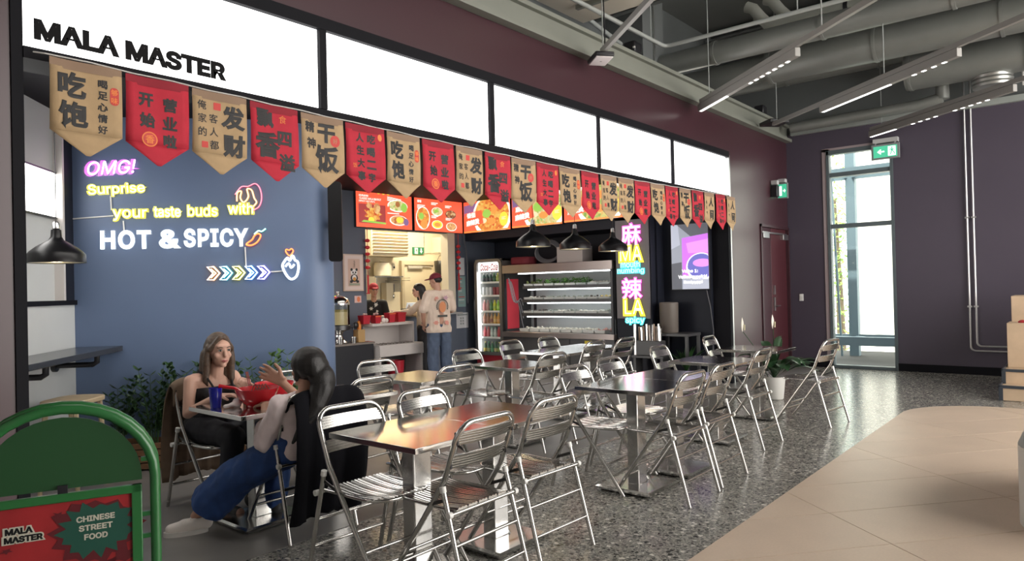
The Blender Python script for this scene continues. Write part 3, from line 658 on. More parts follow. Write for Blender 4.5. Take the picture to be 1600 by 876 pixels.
# ------------------------------------------------------------------ green street sign
gs = thing('street_sign', 'green arched pavement sign with red poster, front left corner', 'sign', (1.1364, -1.4645, 0))
AUX = Vector((.92005, -.39180, 0)); ANN = Vector((-.39180, -.92005, 0))
GF = lambda p: Vector((AUX*p[0]+ANN*p[1])+Vector((0, 0, p[2])))
grn = M('green_enamel', (.022, .135, .036), .34, coat=.2); grnp = M('green_panel', (.011, .062, .018), .5)
def arch(hw, z0, top, b0, n=16):
    c = (-.285, top-hw*1.0)
    return [GF((c[0]+hw, b0, z0))]+[GF((c[0]+hw*cos(pi*k/n), b0, c[1]+hw*.93*sin(pi*k/n))) for k in range(n+1)]+[GF((c[0]-hw, b0, z0))]
MB().tube(arch(.288, 0.02, 1.085, 0), .018, 10).build('front_frame', grn, gs, ang=1.2)
MB().tube([Vector(p)+ANN*(-.28*(1.02-Vector(p).z)/1.0-.03) for p in arch(.288, .02, 1.095, 0)], .018, 10).build('rear_frame', grn, gs, ang=1.2)
pan = [GF((-.285+.245*cos(pi*k/18), -.004, .80+.235*sin(pi*k/18))) for k in range(19)]+[GF((-.53, -.004, .785)), GF((-.04, -.004, .785))]
mb = MB(); n_ = len(pan); mb.add(pan+[p-ANN*.008 for p in pan], [tuple(range(n_)), tuple(range(n_, 2*n_))[::-1]]+[(i, (i+1) % n_, n_+(i+1) % n_, n_+i) for i in range(n_)]); mb.build('header_panel', grnp, gs, smooth=False)
def gbox(mb, a0, a1, b0, b1, z0, z1): t = MB().box(a0, a1, b0, b1, z0, z1); return mb.add([GF(v) for v in t.v], t.f)
mb = MB()
for a in ((-.53, -.04, -.006, .012, .742, .772), (-.074, -.04, -.006, .012, .10, .772), (-.53, -.496, -.006, .012, .10, .772), (-.53, -.04, -.006, .012, .10, .13)): gbox(mb, *a)
mb.build('poster_frame', grn, gs, bevel=.003)
mb = MB()
for a in ((-.30, -.27, -.002, .008, .77, .80),): gbox(mb, *a)
mb.build('clip', black_plastic, gs, smooth=False)
mb = MB()
for z in (.86, .66, .58, .45): gbox(mb, -.042, -.0, -.006, .006, z-.008, z+.008)
mb.build('spacer', grn, gs, smooth=False)
mb = MB(); gbox(mb, -.497, -.073, -.004, .002, .128, .745); mb.build('poster', M('poster_red', (.30, .015, .018), .5, var=.18, vs=7), gs, smooth=False)
GFt = lambda p: GF((p[0], .003+p[1], p[2]))
mb = MB(); random.seed(5)
P1 = star(-.185, .630, .128, .098, 15, .78, .10, .2)
mb.add([GFt((x, .0006, z)) for x, z in star(-.19, .622, .150, .118, 13, .80, .10, .1)], [tuple(range(26))], 0)
mb.build('burst_shadow', M('poster_dark_red', (.10, .007, .012), .5), gs, smooth=False)
MB().add([GFt((x, .0014, z)) for x, z in P1], [tuple(range(len(P1)))]).build('burst', M('poster_teal', (.010, .07, .048), .5), gs, smooth=False)
mb = MB()
for t, z, w in (('CHINESE', .672, .118), ('STREET', .640, .104), ('FOOD', .608, .072)): put_text(mb, t, GFt, -.187, z, w=w, h=.021, depth=.0022, offset=.03)
mb.build('lettering', M('poster_cream', (.50, .48, .40), .5), gs, smooth=False)
mb = MB()
for t, z, w in (('MALA', .664, .085), ('MASTER', .636, .118)): put_text(mb, t, GFt, -.40 if t != 'MALA' else -.413, z, w=w+.008, h=.030, depth=.0012, offset=.14)
mb.build('lettering_outline', M('poster_cream', (.50, .48, .40), .5), gs, smooth=False)
for t, z, w in (('MALA', .664, .080), ('MASTER', .636, .112)):
    mb = MB(); put_text(mb, t, GFt, -.40 if t != 'MALA' else -.413, z, w=w, h=.022, depth=.0022, offset=.05)
    mb.build('lettering', M('black_lettering', (.02, .02, .022), .4), gs, smooth=False)
mb = MB()
for cx, cz, r in ((-.30, .70, .02), (-.285, .675, .016), (-.10, .52, .05), (-.15, .50, .05), (-.45, .60, .02)):
    q = star(cx, cz, r, r*.5, 5, .5, .2, 1); mb.add([GFt((x, .0008, z)) for x, z in q], [tuple(range(len(q)))])
mb.build('splash', M('poster_dark_red', (.10, .007, .012), .5), gs, smooth=False)['kind'] = 'stuff'
# ------------------------------------------------------------------ ceiling services
galv = M('grey_painted_duct', (.24, .25, .235), .38, metal=.35, var=.07, vs=2.5)
galv2 = M('galvanised_duct', (.42, .43, .41), .3, metal=.8, var=.08, vs=3)
def duct(name, label, x, z, r, y0, y1, cat='duct', mat=None, rings=True, n=24, bend=None):
    t = thing(name, label, cat, (x, y0, z))
    L = y1-y0; pts = [(0, 0, 0), (0, L, 0)]
    MB().tube(pts, r, n).build('tube', mat or galv, t)
    if rings:
        k = int(abs(L)//1.4)
        for i in range(k+1): y = L/abs(L)*(.06+1.4*i); MB().tube([(0, y-.02, 0), (0, y+.02, 0)], r+.012, n).build('joint_ring', mat or galv, t)
    return t
duct('air_duct', 'round grey air duct below the cluster of thin pipes, nearest the shop front', 9.25, 4.62, .15, 1.29, -7)
duct('air_duct', 'round grey air duct with square end hanging behind the second light track', 10.45, 4.62, .23, -.45, -7)
duct('air_duct', 'slim grey air duct under the square ended one', 12.1, 4.92, .16, 1.29, -7)
duct('air_duct', 'wide dark air duct running above the third light track at right', 11.85, 4.52, .27, -2.0, -7.5)
duct('air_duct', 'widest air duct of the ceiling, cut by the top edge of the picture', 10.75, 5.17, .36, -1.75, -8)
duct('air_duct', 'long grey duct running between the two widest ducts at upper right', 11.3, 4.84, .20, -1.2, -8)
duct('air_duct', 'narrower duct continuing the square ended duct towards the shop front', 10.45, 4.62, .19, 1.29, -.47, rings=False)
cone = thing('duct_elbow', 'shiny bent duct elbow at the end of the widest duct', 'duct', (10.55, -1.5, 5.07))
MB().tube([(0.2, -.3, .12), (.1, .0, .05), (-.02, .12, -.06), (-.12, .20, -.16)], [.36, .33, .25, .2], 24).build('elbow', galv2, cone, ang=1.2)
MB().tube([(-.12, .20, -.16), (-.14, .22, -.18)], .215, 24).build('collar', galv2, cone)
dr_ = thing('duct_drop', 'grey duct branch dropping down behind the last light track', 'duct', (12.1, -2.42, 4.1))
MB().tube([(0, -.1, .45), (0, -.02, .40), (0, 0, .28), (0, 0, 0)], .09, 16).build('pipe', galv, dr_, ang=1.2); MB().tube([(0, 0, .02), (0, .3, -.03), (0, 2.2, -.07)], .085, 14).build('branch', galv, dr_, ang=1.2)
fx = thing('flexible_duct', 'silvery ribbed duct outlet at the far right of the ceiling', 'duct', (11.95, -3.05, 4.42))
MB().lathe([(.24+.012*(k % 2), -.30+.03*k) for k in range(16)]+[(.1, .15)], 24).build('ribbed_tube', galv2, fx, ang=.3); MB().tube([(.1, -.35, -.1), (.1, -.35, -.32)], .02, 8).build('nozzle', white_plastic, fx)
for k, (x, z, y0) in enumerate(((9.55, 4.90, -.75), (9.72, 5.0, -.95), (9.9, 4.86, -.75))):
    t = thing('insulated_pipe', ['lowest', 'uppermost', 'rearmost'][k]+' of three insulated pipes with rounded ends above the first duct', 'pipe', (x, y0, z))
    MB().tube([(0, .25, .35), (0, .16, .30), (0, .05, .14), (0, -.05, .03), (0, -.2, 0), (0, -7, 0)], .075, 14).build('tube', M('pale_insulation', (.36, .37, .33), .5), t, ang=1.2)
    for i in range(3): MB().tube([(0, -1.0-1.8*i, 0), (0, -1.05-1.8*i, 0)], .082, 14).build('strap', black_plastic, t)
sp = thing('sprinkler_pipe', 'thin pipe turning a right angle under the dark ceiling void', 'pipe', (7.93, -.08, 4.4))
MB().tube([(-6, 0, 0), (-.08, 0, 0), (-.025, -.02, 0), (0, -.08, 0), (0, -7, 0)], .025, 10).build('pipe', M('grey_pipe', (.34, .36, .35), .4), sp, ang=1.2)
for y in (-1.6, -3.6): MB().tube([(0, y, 0), (0, y, 1.6)], .008, 6).build('hanger', M('grey_pipe', (.34, .36, .35), .4), sp)
MB().tube([(-.35, 0, 0), (-.35, 0, 1.6)], .006, 6).build('hanger', M('grey_pipe', (.34, .36, .35), .4), sp)
t = thing('grey_pipe', 'second thin pipe slanting behind the first duct', 'pipe', (9.9, 1.0, 4.7)); MB().tube([(-3.2, 0, .5), (0, 0, 0), (2.5, 0, -.1)], .03, 10).build('pipe', M('grey_pipe', (.34, .36, .35), .4), t)
cp = thing('ceiling_raft', 'cream acoustic ceiling board at the top of the picture', 'panel', (6.45, -.9, 4.62))
MB().box(-.6, .62, -2.5, 1.45, 0, .05).build('board', M('cream_board', (.68, .63, .54), .7, var=.04, vs=1), cp, bevel=.004)
MB().box(.10, .15, -.6, 1.2, -.05, 0).box(-.35, -.30, -.6, 1.2, -.05, 0).build('rail', greygreen, cp, smooth=False)
t = thing('steel_beam', 'dark steel beam crossing the ceiling void above the shop front', 'beam', (8.2, -.3, 5.35)); MB().box(-.08, .08, -7, 1.5, -.2, .2).box(-.18, .18, -7, 1.5, .17, .2).box(-.18, .18, -7, 1.5, -.2, -.17).build('girder', M('beam_grey', (.13, .14, .14), .6), t, smooth=False)
t = thing('steel_beam', 'dark steel beam running above the wide ducts near the end wall', 'beam', (12.1, -.3, 5.6)); MB().box(-.08, .08, -7, 1.5, -.2, .2).box(-.18, .18, -7, 1.5, .17, .2).box(-.18, .18, -7, 1.5, -.2, -.17).build('girder', M('beam_grey', (.13, .14, .14), .6), t, smooth=False)
t = thing('service_riser', 'tall dark upright casing in the ceiling void', 'casing', (9.0, .9, 3.95)); MB().box(-.3, .3, -.25, .35, 0, 2.05).build('casing', M('beam_grey', (.13, .14, .14), .6), t, smooth=False); MB().box(-.02, .02, -.27, -.25, 0, 2.05).build('edge_strip', galv2, t, smooth=False)
# light tracks, all running along the floor diagonal
trackgrey = M('track_grey', (.30, .29, .275), .4)
led = glow('led_strip', (1, .98, .93), 4)
UP = math.atan2(.77, .638)
def track(end, label, n, mods, wires, box=None):
    """local +x runs away from the far end, back towards the hall"""
    t = thing('light_track', label, 'light', (end[0], end[1], 3.85), UP+pi)
    MB().box(0.0, 6.0, -.022, .022, -.028, .028).build('rail', trackgrey, t, bevel=.003)
    for (a, b, leds) in mods:
        MB().box(a, b, -.03, .03, -.125, -.034).build('lamp_housing', trackgrey, t, bevel=.004)
        for (c, d, dots) in leds:
            mb = MB()
            if dots:
                k = max(2, int((d-c)/.115))
                for i in range(k): x = c+(d-c)*i/k; mb.box(x, x+.048, -.014, .014, -.130, -.122)
                o = mb.build('led_dots', led, t, smooth=False); o['kind'] = 'stuff'
            else: mb.box(c, d, -.018, .018, -.130, -.122); mb.build('led_strip', led, t, smooth=False)
        for x in (a+.18, b-.18): MB().box(x-.05, x+.05, -.016, .016, -.036, -.02).build('adapter', black_plastic, t, smooth=False)
    for x in wires: MB().tube([(x, 0, .02), (x, 0, 2.2)], .006, 6).build('suspension_rod', M('grey_pipe', (.34, .36, .35), .4), t)
    return t
ta = track((6.13, -.30), 'bare grey light track ending at the small white access point, nearest the shop front', 1, [], [.03, 2.2])
track((8.72, -.17), 'light track with a long slim lamp ending against the shop front, second from left', 2, [(-.03, 2.2, [(.0, .72, 0), (1.25, 2.12, 1)])], [.25, 2.6])
track((10.75, -.40), 'light track over the far tables, its lamp hung part way along', 3, [(1.18, 3.5, [(1.22, 2.5, 0), (2.85, 3.42, 1)])], [.1, 2.4])
track((12.28, -1.40), 'light track nearest the plum end wall with dotted lamps', 4, [(-.02, 2.6, [(0, .55, 0), (.88, 1.45, 1), (1.65, 2.3, 1)])], [.25, 2.8])
wb_ = thing('access_point', 'small white bottomed black box hanging at the end of the first track', 'device', (6.13, -.30, 3.83), UP+pi)
MB().box(-.20, .10, -.10, .10, -.055, -.005).build('casing', black_plastic, wb_, bevel=.012); MB().box(-.19, .09, -.09, .09, -.066, -.054).build('face', M('white_face', (.8, .74, .74), .4), wb_, bevel=.006); MB().box(-.055, -.045, -.01, .01, -.068, -.06).build('logo_dot', black_plastic, wb_, smooth=False)
MB().tube([(-.06, .05, .0), (-.08, .06, .2), (-.05, .04, .8)], .007, 6).build('cable', black_plastic, wb_)
t = thing('junction_box', 'flat black junction box at the end of the third track', 'device', (10.9, -.36, 3.90), UP+pi); MB().box(-.16, .16, -.16, .16, -.03, .03).build('box', black_plastic, t, bevel=.012)
t = thing('spotlight', 'black spotlight standing on the fascia ledge behind the access point', 'lamp', (7.45, .1, 4.17)); MB().box(-.09, .09, -.08, .08, .06, .20).build('body', black_plastic, t, bevel=.02); MB().box(-.11, .11, -.05, .05, 0, .06).build('bracket', black_plastic, t, smooth=False); MB().box(-.10, -.085, -.085, -.06, .10, .12).build('label_plate', white_plastic, t, smooth=False)
t = thing('spotlight', 'black spotlight on the fascia ledge near the corner of the two walls', 'lamp', (11.6, .1, 4.17)); MB().box(-.09, .09, -.08, .08, .06, .20).build('body', black_plastic, t, bevel=.02); MB().box(-.11, .11, -.05, .05, 0, .06).build('bracket', black_plastic, t, smooth=False)
# ------------------------------------------------------------------ stepped timber seating and bench at the right
plyw = M('birch_plywood', (.55, .41, .28), .5, var=.10, vs=5); edge_ = M('dark_nosing', (.035, .045, .06), .4)
ss = thing('timber_steps', 'pale plywood stepped seating with dark nosings, right edge', 'seating', (10.03, -3.21, 0))
for (x0, z0, z1) in ((0, 0, .155), (.36, 0, .31)):
    MB().box(x0, 1.6, -2.4, -.0, z0, z1).build('step', plyw, ss, bevel=.003)
    MB().box(x0-.012, x0+.03, -2.4, .012, z1-.01, z1+.022).box(x0-.014, x0+.001, -.03, .012, z0 if x0 == 0 else .155, z1).box(x0-.012, 1.6, .0, .014, z1-.03, z1+.02).build('nosing', edge_, ss, smooth=False)
MB().box(.74, 1.15, -2.4, -.02, .31, .87).build('block', plyw, ss, bevel=.004); MB().box(1.15, 1.7, -2.4, -.04, .31, 1.20).build('block', plyw, ss, bevel=.004)
t = thing('cloth', 'small red cloth left on the upper plywood block', 'cloth', (10.9, -3.40, .87)); MB().lathe([(.06, 0), (.065, .012), (.045, .03), (.02, .035)], 14).build('fabric', M('red_fabric', (.45, .03, .04), .8), t)
bn = thing('bench', 'rounded white bench with grey seat top cut by the right edge', 'bench', (5.55, -4.25, 0))
MB().hprism(rrect(1.5, 1.0, .35, 8), 0, .46).build('body', M('white_plaster', (.62, .60, .56), .5), bn, ang=.5); MB().hprism(rrect(1.44, .94, .33, 8), .46, .50).build('seat_top', M('grey_felt', (.32, .37, .38), .8), bn, ang=.5)
MB().box(-.78, -.74, .12, .22, .26, .36).build('socket', black_plastic, bn, bevel=.008)
# ------------------------------------------------------------------ menu screens
IF = frame((0, 0, 0), (0, -1, 0), (-1, 0, 0))             # stall right side, a = -y, towards viewer = -x ; use with x offset via depth
def IFx(x): return frame((x, 0, 0), (0, -1, 0), (-1, 0, 0))
MR = glow('menu_red', (.95, .10, .035), 1.0); MW = glow('menu_white', (1, .93, .85), 1.05); MO = glow('menu_orange', (.95, .30, .05), .95); MY = glow('menu_yellow', (1, .72, .05), 1.0)
MG = glow('menu_green', (.32, .62, .08), .85); MD = glow('menu_dark_red', (.42, .03, .03), .8); MC = glow('menu_cream', (.95, .75, .45), .95); MB_ = glow('menu_brown', (.45, .16, .04), .8); MV = glow('menu_violet', (.22, .12, .30), .8); MK = glow('menu_black', (.03, .02, .02), .5)
def foodtex(name, c1, c2, c3, s):
    m = bpy.data.materials.new(name); m.use_nodes = True; nt = m.node_tree; b = nt.nodes['Principled BSDF']; tc = nt.nodes.new('ShaderNodeTexCoord')
    v = nt.nodes.new('ShaderNodeTexVoronoi'); v.inputs['Scale'].default_value = s; nt.links.new(tc.outputs['Object'], v.inputs['Vector']); sc_ = nt.nodes.new('ShaderNodeSeparateColor'); nt.links.new(v.outputs['Color'], sc_.inputs['Color'])
    r = ramp(nt, sc_.outputs['Red'], [(0, c1), (.5, c2), (1, c3)]); nt.links.new(r.outputs['Color'], b.inputs['Emission Color']); b.inputs['Emission Strength'].default_value = .95; b.inputs['Base Color'].default_value = (.05, .05, .05, 1); return m
F1 = foodtex('picture_red_broth', (.75, .10, .02), (.95, .35, .05), (.98, .65, .15), 22); F2 = foodtex('picture_noodles', (.75, .55, .15), (.95, .85, .45), (.35, .55, .10), 26); F3 = foodtex('picture_greens', (.20, .45, .06), (.85, .75, .25), (.9, .5, .12), 24); F4 = foodtex('picture_shrimp', (.85, .35, .10), (.95, .6, .25), (.6, .15, .04), 20); F5 = foodtex('picture_dark_dish', (.15, .05, .02), (.55, .2, .06), (.85, .6, .3), 24)
MM = [MR, MW, MO, MY, MG, MD, MC, MB_, MV, MK, F1, F2, F3, F4, F5]
def screen(label, fr, w, h, draw):
    """fr: local frame, a from 0..w, z from 0..h"""
    t = thing('menu_screen', label, 'screen', (0, 0, 0), 0, None)
    MB().prism([(0, 0), (w, 0), (w, h), (0, h)], -.05, -.004, fr).build('casing', black_plastic, t, smooth=False)
    mb = MB(); mb.prism([(.008, .008), (w-.008, .008), (w-.008, h-.008), (.008, h-.008)], -.006, 0, fr); mb.build('display', MR, t, smooth=False)
    m2 = MB(); CLIP[:] = [(1, 0, w-.008), (-1, 0, -.008), (0, 1, h-.008), (0, -1, -.008)]; draw(m2, fr, w, h); CLIP[:] = []
    if m2.v: m2.build('picture', MM, t, smooth=False)['kind'] = 'stuff'
    return t
CLIP = []
def fl2(mb, fr, poly, mi, d):
    if CLIP: poly = clip(poly, CLIP)
    if len(poly) > 2: mb.add([fr((x, d, z)) for x, z in poly], [tuple(range(len(poly)))], mi)
def rect(x0, z0, x1, z1): return [(x0, z0), (x1, z0), (x1, z1), (x0, z1)]
def bowl(mb, fr, x, z, rx, rz, mi, d, rim=1):
    fl2(mb, fr, disc(x, z, rx, rz, 20), rim, d); fl2(mb, fr, disc(x, z+rz*.05, rx*.88, rz*.86, 20), mi, d+.0012)
def lines(mb, fr, x, z, w, n, mi=1, h=.016, d=.002, sl=.0):
    for k in range(n):
        ww = w*(1 if k % 2 == 0 else .72); zz = z-k*h*1.6
        fl2(mb, fr, [(x, zz), (x+ww, zz+sl*ww), (x+ww, zz+sl*ww-h), (x, zz-h)], mi, d)
def d1(mb, fr, w, h):
    for k in range(3): fl2(mb, fr, disc(.46+.10*k, h-.105, .042, .055, 14), 3, .002)
    put_text(mb, 'SIGNATURE', fr, .92, h-.11, w=.26, h=.05, depth=.002, mi=1, offset=.02)
    put_text(mb, '经典麻辣', fr, .155, h-.205, w=.19, h=.035, depth=.002, mi=1, offset=.02); put_text(mb, 'CLASSIC MALA DRYPOT', fr, .29, h-.25, w=.44, h=.035, depth=.002, mi=1, offset=.02); put_text(mb, '(SPICY HOT POT)', fr, .22, h-.295, w=.32, h=.03, depth=.002, mi=1, offset=.02)
    fl2(mb, fr, rect(.05, .07, .60, .38), 5, .002); fl2(mb, fr, star(.35, .23, .19, .15, 9, .6, .25), 10, .0034); fl2(mb, fr, disc(.26, .36, .06, .05, 12), 13, .004); fl2(mb, fr, disc(.42, .32, .07, .09, 12), 13, .0042); fl2(mb, fr, disc(.30, .13, .06, .045, 12), 3, .0044); fl2(mb, fr, [(.10, .09), (.6, .07), (.6, .10), (.15, .12)], 4, .0046)
    lines(mb, fr, .64, h-.18, .30, 3, sl=-.10); bowl(mb, fr, .86, .39, .22, .10, 11, .002); fl2(mb, fr, disc(1.0, .37, .07, .08, 12), 4, .0046); fl2(mb, fr, disc(.86, .42, .05, .05, 10), 7, .0048)
    lines(mb, fr, .64, .27, .25, 1, sl=.0); bowl(mb, fr, .88, .15, .20, .085, 13, .002); fl2(mb, fr, disc(.90, .16, .08, .05, 10), 3, .0046); fl2(mb, fr, disc(1.04, .13, .06, .06, 12), 8, .0045)
    for z in (.10, .35): fl2(mb, fr, disc(.67, z, .022, .03, 12), 0, .005)
def d2(mb, fr, w, h):
    put_text(mb, '麻辣香锅', fr, .66, h-.08, w=.34, h=.06, depth=.002, mi=1, offset=.03); lines(mb, fr, .28, h-.07, .10, 2, h=.02)
    put_text(mb, '套餐', fr, .12, h-.20, w=.10, h=.05, depth=.002, mi=1, offset=.03); lines(mb, fr, .07, h-.26, .18, 3)
    bowl(mb, fr, .20, .23, .165, .20, 10, .002); fl2(mb, fr, disc(.22, .12, .08, .08, 12), 2, .0046); fl2(mb, fr, disc(.16, .26, .06, .06, 10), 4, .0046)
    for k, (x, z, m) in enumerate(((.54, .36, 11), (.88, .33, 14), (.54, .13, 3), (.89, .11, 13))):
        lines(mb, fr, x-.14, z+.155, .16, 2); bowl(mb, fr, x, z, .135, .078, m, .002, 1 if k != 1 else 9)
    fl2(mb, fr, disc(.54, .13, .08, .04, 9), 2, .005); fl2(mb, fr, disc(.52, .37, .05, .03, 9), 4, .005)
def dbig(title, food, sub):
    def d(mb, fr, w, h):
        fl2(mb, fr, [(.02, h*.42), (.30, h*.52), (.32, h*.74), (.02, h*.70)], 8, .0014); 
        bowl(mb, fr, .70, h*.40, .46, .41, food, .002); fl2(mb, fr, disc(.58, h*.45, .10, .08, 11), 4, .0046); fl2(mb, fr, disc(.76, h*.55, .08, .07, 9), 2, .0046); fl2(mb, fr, disc(.50, h*.28, .08, .05, 9), 6, .0046); fl2(mb, fr, disc(.70, h*.25, .10, .06, 9), 2, .0047)
        fl2(mb, fr, [(.03, .07), (.50, .16), (.46, .40), (.04, .36)], 0, .0052); 
        put_text(mb, title, fr, .20, .32, w=.22, h=.10, depth=.006, mi=1, offset=.05, rot=.05); put_text(mb, '麻辣烫', fr, .24, .19, w=.33, h=.11, depth=.006, mi=1, offset=.05, rot=.10)
        fl2(mb, fr, disc(.98, .20, .10, .125, 24), 3, .0052); lines(mb, fr, .93, .24, .10, 3, 6, .012, .006)
        fl2(mb, fr, [(0.01, .01), (1.1, .01), (1.1, .035), (0.01, .035)], 2, .005)
    return d
scr = [('red menu screen, part hidden behind the black edge at the rounded wall', frame((5.5, 4.82, 2.48), (1, 0, 0), (0, -1, 0)), 1.15, .70, d2),
       ('red menu screen with three yellow dots, leftmost whole one over the hatch', frame((6.935, 4.82, 2.48), (1, 0, 0), (0, -1, 0)), 1.18, .715, d1),
       ('red menu screen with five small dishes, second over the hatch', frame((8.165, 4.82, 2.48), (1, 0, 0), (0, -1, 0)), 1.185, .715, d2),
       ('menu screen with red soup bowl lettered 番茄麻辣烫, above the fridge', frame((9.39, 4.835, 2.48), (0, -1, 0), (-1, 0, 0)), 1.13, .72, dbig('番茄', 10, 0)),
       ('menu screen with pale noodle bowl lettered 麻椒麻辣烫, above the cooler', frame((9.39, 3.675, 2.49), (0, -1, 0), (-1, 0, 0)), 1.08, .72, dbig('麻椒', 11, 0)),
       ('menu screen with mixed bowl lettered 菌汤麻辣烫, nearest the pink neon', frame((9.39, 2.565, 2.50), (0, -1, 0), (-1, 0, 0)), 1.14, .72, dbig('菌汤', 12, 0))]
for a in scr: screen(*a)
# ------------------------------------------------------------------ drinks fridge
fg = thing('drinks_fridge', 'tall lit drinks fridge with red lower panel, beside the open cooler', 'fridge', (9.40, 4.28, 0))
grey_met = M('grey_metallic_casing', (.20, .19, .18), .35, metal=.6)
FF = frame((0, 0, 0), (0, -1, 0), (-1, 0, 0))              # a = -y local
MB().box(.04, .74, -.335, -.305, .0, 1.99).box(.04, .74, .305, .335, .0, 1.99).box(.04, .74, -.335, .335, 1.95, 1.99).box(.70, .74, -.335, .335, 0, 1.99).box(.04, .74, -.335, .335, 0, .06).build('cabinet', grey_met, fg, smooth=False)
dp = rrect(.655, 1.72, .10, 5, 0, 1.13); di = rrect(.535, 1.62, .07, 5, 0, 1.135)
mb = MB(); n_ = len(dp); mb.add([FF((a, d, z)) for d in (0, -.03) for a, z in dp]+[FF((a, d, z)) for d in (0, -.03) for a, z in di],
    [(i, (i+1) % n_, 2*n_+(i+1) % n_, 2*n_+i) for i in range(n_)]+[(n_+i, n_+(i+1) % n_, 3*n_+(i+1) % n_, 3*n_+i) for i in range(n_)]+[(i, (i+1) % n_, n_+(i+1) % n_, n_+i) for i in range(n_)]+[(2*n_+i, 2*n_+(i+1) % n_, 3*n_+(i+1) % n_, 3*n_+i) for i in range(n_)])
mb.build('door_frame', grey_met, fg, smooth=False)
MB().box(.022, .026, -.266, .266, .33, 1.94).build('door_glass', glassmat('fridge_glass', (.96, .97, .97), .06), fg, smooth=False)
MB().tube([(-.035, .292, .85), (-.055, .292, .9), (-.055, .292, 1.25), (-.035, .292, 1.3)], .009, 8).build('handle', black_plastic, fg)
MB().box(.03, .70, -.33, .33, .06, .27).build('lower_panel', M('fridge_red', (.30, .015, .025), .35), fg, smooth=False)
inner = M('fridge_liner', (.72, .74, .74), .4)
MB().box(.66, .69, -.30, .30, .28, 1.94).box(.05, .66, -.305, -.29, .28, 1.94).box(.05, .66, .29, .305, .28, 1.94).box(.05, .66, -.29, .29, 1.90, 1.94).box(.05, .66, -.29, .29, .27, .285).build('liner', inner, fg, smooth=False)
MB().box(.045, .05, -.266, .266, 1.76, 1.935).build('header', glow('fridge_header_light', (1, .97, .95), 1.3), fg, smooth=False)
mb = MB(); put_text(mb, 'Coca-Cola', FF, .0, 1.845, w=.42, h=.125, depth=-.0445, shear=.25, offset=.02); mb.build('lettering', M('script_red', (.62, .02, .03), .5), fg, smooth=False)
MB().box(.035, .05, .23, .262, .34, 1.76).build('light_strip', glow('fridge_led', (1, .98, .95), 9), fg, smooth=False); MB().box(.035, .05, -.262, -.246, .34, 1.76).build('light_strip', glow('fridge_led2', (1, .98, .95), 2.5), fg, smooth=False)
SHZ = (1.575, 1.335, 1.055, .82, .585, .285)
for z in SHZ[:-1]:
    MB().box(.07, .6, -.285, .285, z-.012, z).build('shelf', white_plastic, fg, smooth=False); MB().box(.06, .07, -.285, .285, z-.022, z+.012).build('price_rail', white_plastic, fg, smooth=False)
def bottle(kind_, label, col, cap, h=.205, r=.031, group=None, lab=None):
    t = thing('bottle' if kind_ != 'can' else 'drink_can', label, kind_, (0, 0, 0), 0, group)
    if kind_ == 'can': pr = [(r*.8, 0), (r, .008), (r, h-.012), (r*.78, h), (0, h)]
    else: pr = [(r*.85, 0), (r, .012), (r, h*.55), (r*.9, h*.65), (r*.42, h*.84), (r*.38, h*.92), (0, h*.92)]
    MB().lathe(pr, 12).build('body', M('drink_%s' % '_'.join(str(int(c*99)) for c in col), col, .15, spec=.7), t, ang=.9)
    if kind_ == 'bottle':
        MB().lathe([(r*.44, h*.91), (r*.44, h), (0, h)], 10).build('cap', M('cap_%s' % '_'.join(str(int(c*99)) for c in cap), cap, .4), t)
        if lab: MB().lathe([(r*1.02, h*.2), (r*1.02, h*.48)], 12).build('label', M('wrap_%s' % '_'.join(str(int(c*99)) for c in lab), lab, .5), t, ang=.9)
    return t
rows = [  # shelf, kind, list of (colour, cap, label colour), label text, group
 (0, 'bottle', [((.03, .07, .06), (.8, .8, .75), (.05, .05, .06))]*3+[((.03, .09, .04), (.1, .4, .1), (.05, .12, .08)), ((.25, .30, .05), (.7, .6, .1), (.3, .35, .1)), ((.40, .16, .08), (.6, .3, .2), None)], 'bottle on the uppermost fridge shelf', .16),
 (1, 'can', [((.62, .64, .64), 0, None)]*3+[((.22, .03, .04), 0, None)]*3, 'drinks can on the second fridge shelf from the top', .15),
 (2, 'bottle', [((.62, .30, .30), (.7, .5, .5), None), ((.55, .30, .28), (.7, .5, .5), None), ((.07, .20, .07), (.05, .12, .05), (.10, .25, .10)), ((.60, .60, .05), (.75, .7, .1), (.4, .5, .1)), ((.25, .48, .05), (.6, .7, .2), (.4, .6, .1)), ((.10, .28, .05), (.3, .4, .1), None)], 'bottle on the third fridge shelf from the top', .2),
 (3, 'bottle', [((.42, .22, .15), (.5, .3, .2), (.5, .25, .2)), ((.40, .20, .12), (.5, .3, .2), None), ((.55, .35, .20), (.8, .7, .5), (.3, .12, .08)), ((.60, .35, .08), (.8, .6, .2), (.7, .5, .2)), ((.55, .28, .05), (.8, .5, .1), (.6, .3, .1)), ((.35, .18, .08), (.4, .2, .1), None)], 'amber bottle on the fourth fridge shelf from the top', .2),
 (4, 'bottle', [((.60, .12, .15), (.7, .2, .2), None), ((.58, .15, .16), (.7, .2, .2), None), ((.45, .52, .48), (.1, .4, .2), (.6, .65, .6)), ((.48, .55, .52), (.1, .4, .2), (.6, .65, .6)), ((.40, .05, .05), (.6, .1, .1), None), ((.42, .06, .05), (.6, .1, .1), None)], 'bottle on the fifth fridge shelf from the top', .185),
 (5, 'bottle', [((.05, .10, .05), (.6, .5, .1), (.5, .4, .1)), ((.04, .12, .06), (.1, .4, .15), (.4, .42, .2)), ((.05, .16, .08), (.6, .55, .3), (.1, .3, .15)), ((.04, .10, .06), (.1, .3, .1), (.5, .45, .2)), ((.05, .14, .05), (.6, .5, .2), (.3, .35, .1)), ((.06, .12, .04), (.5, .4, .1), None)], 'green bottle on the lowest fridge shelf', .215)]
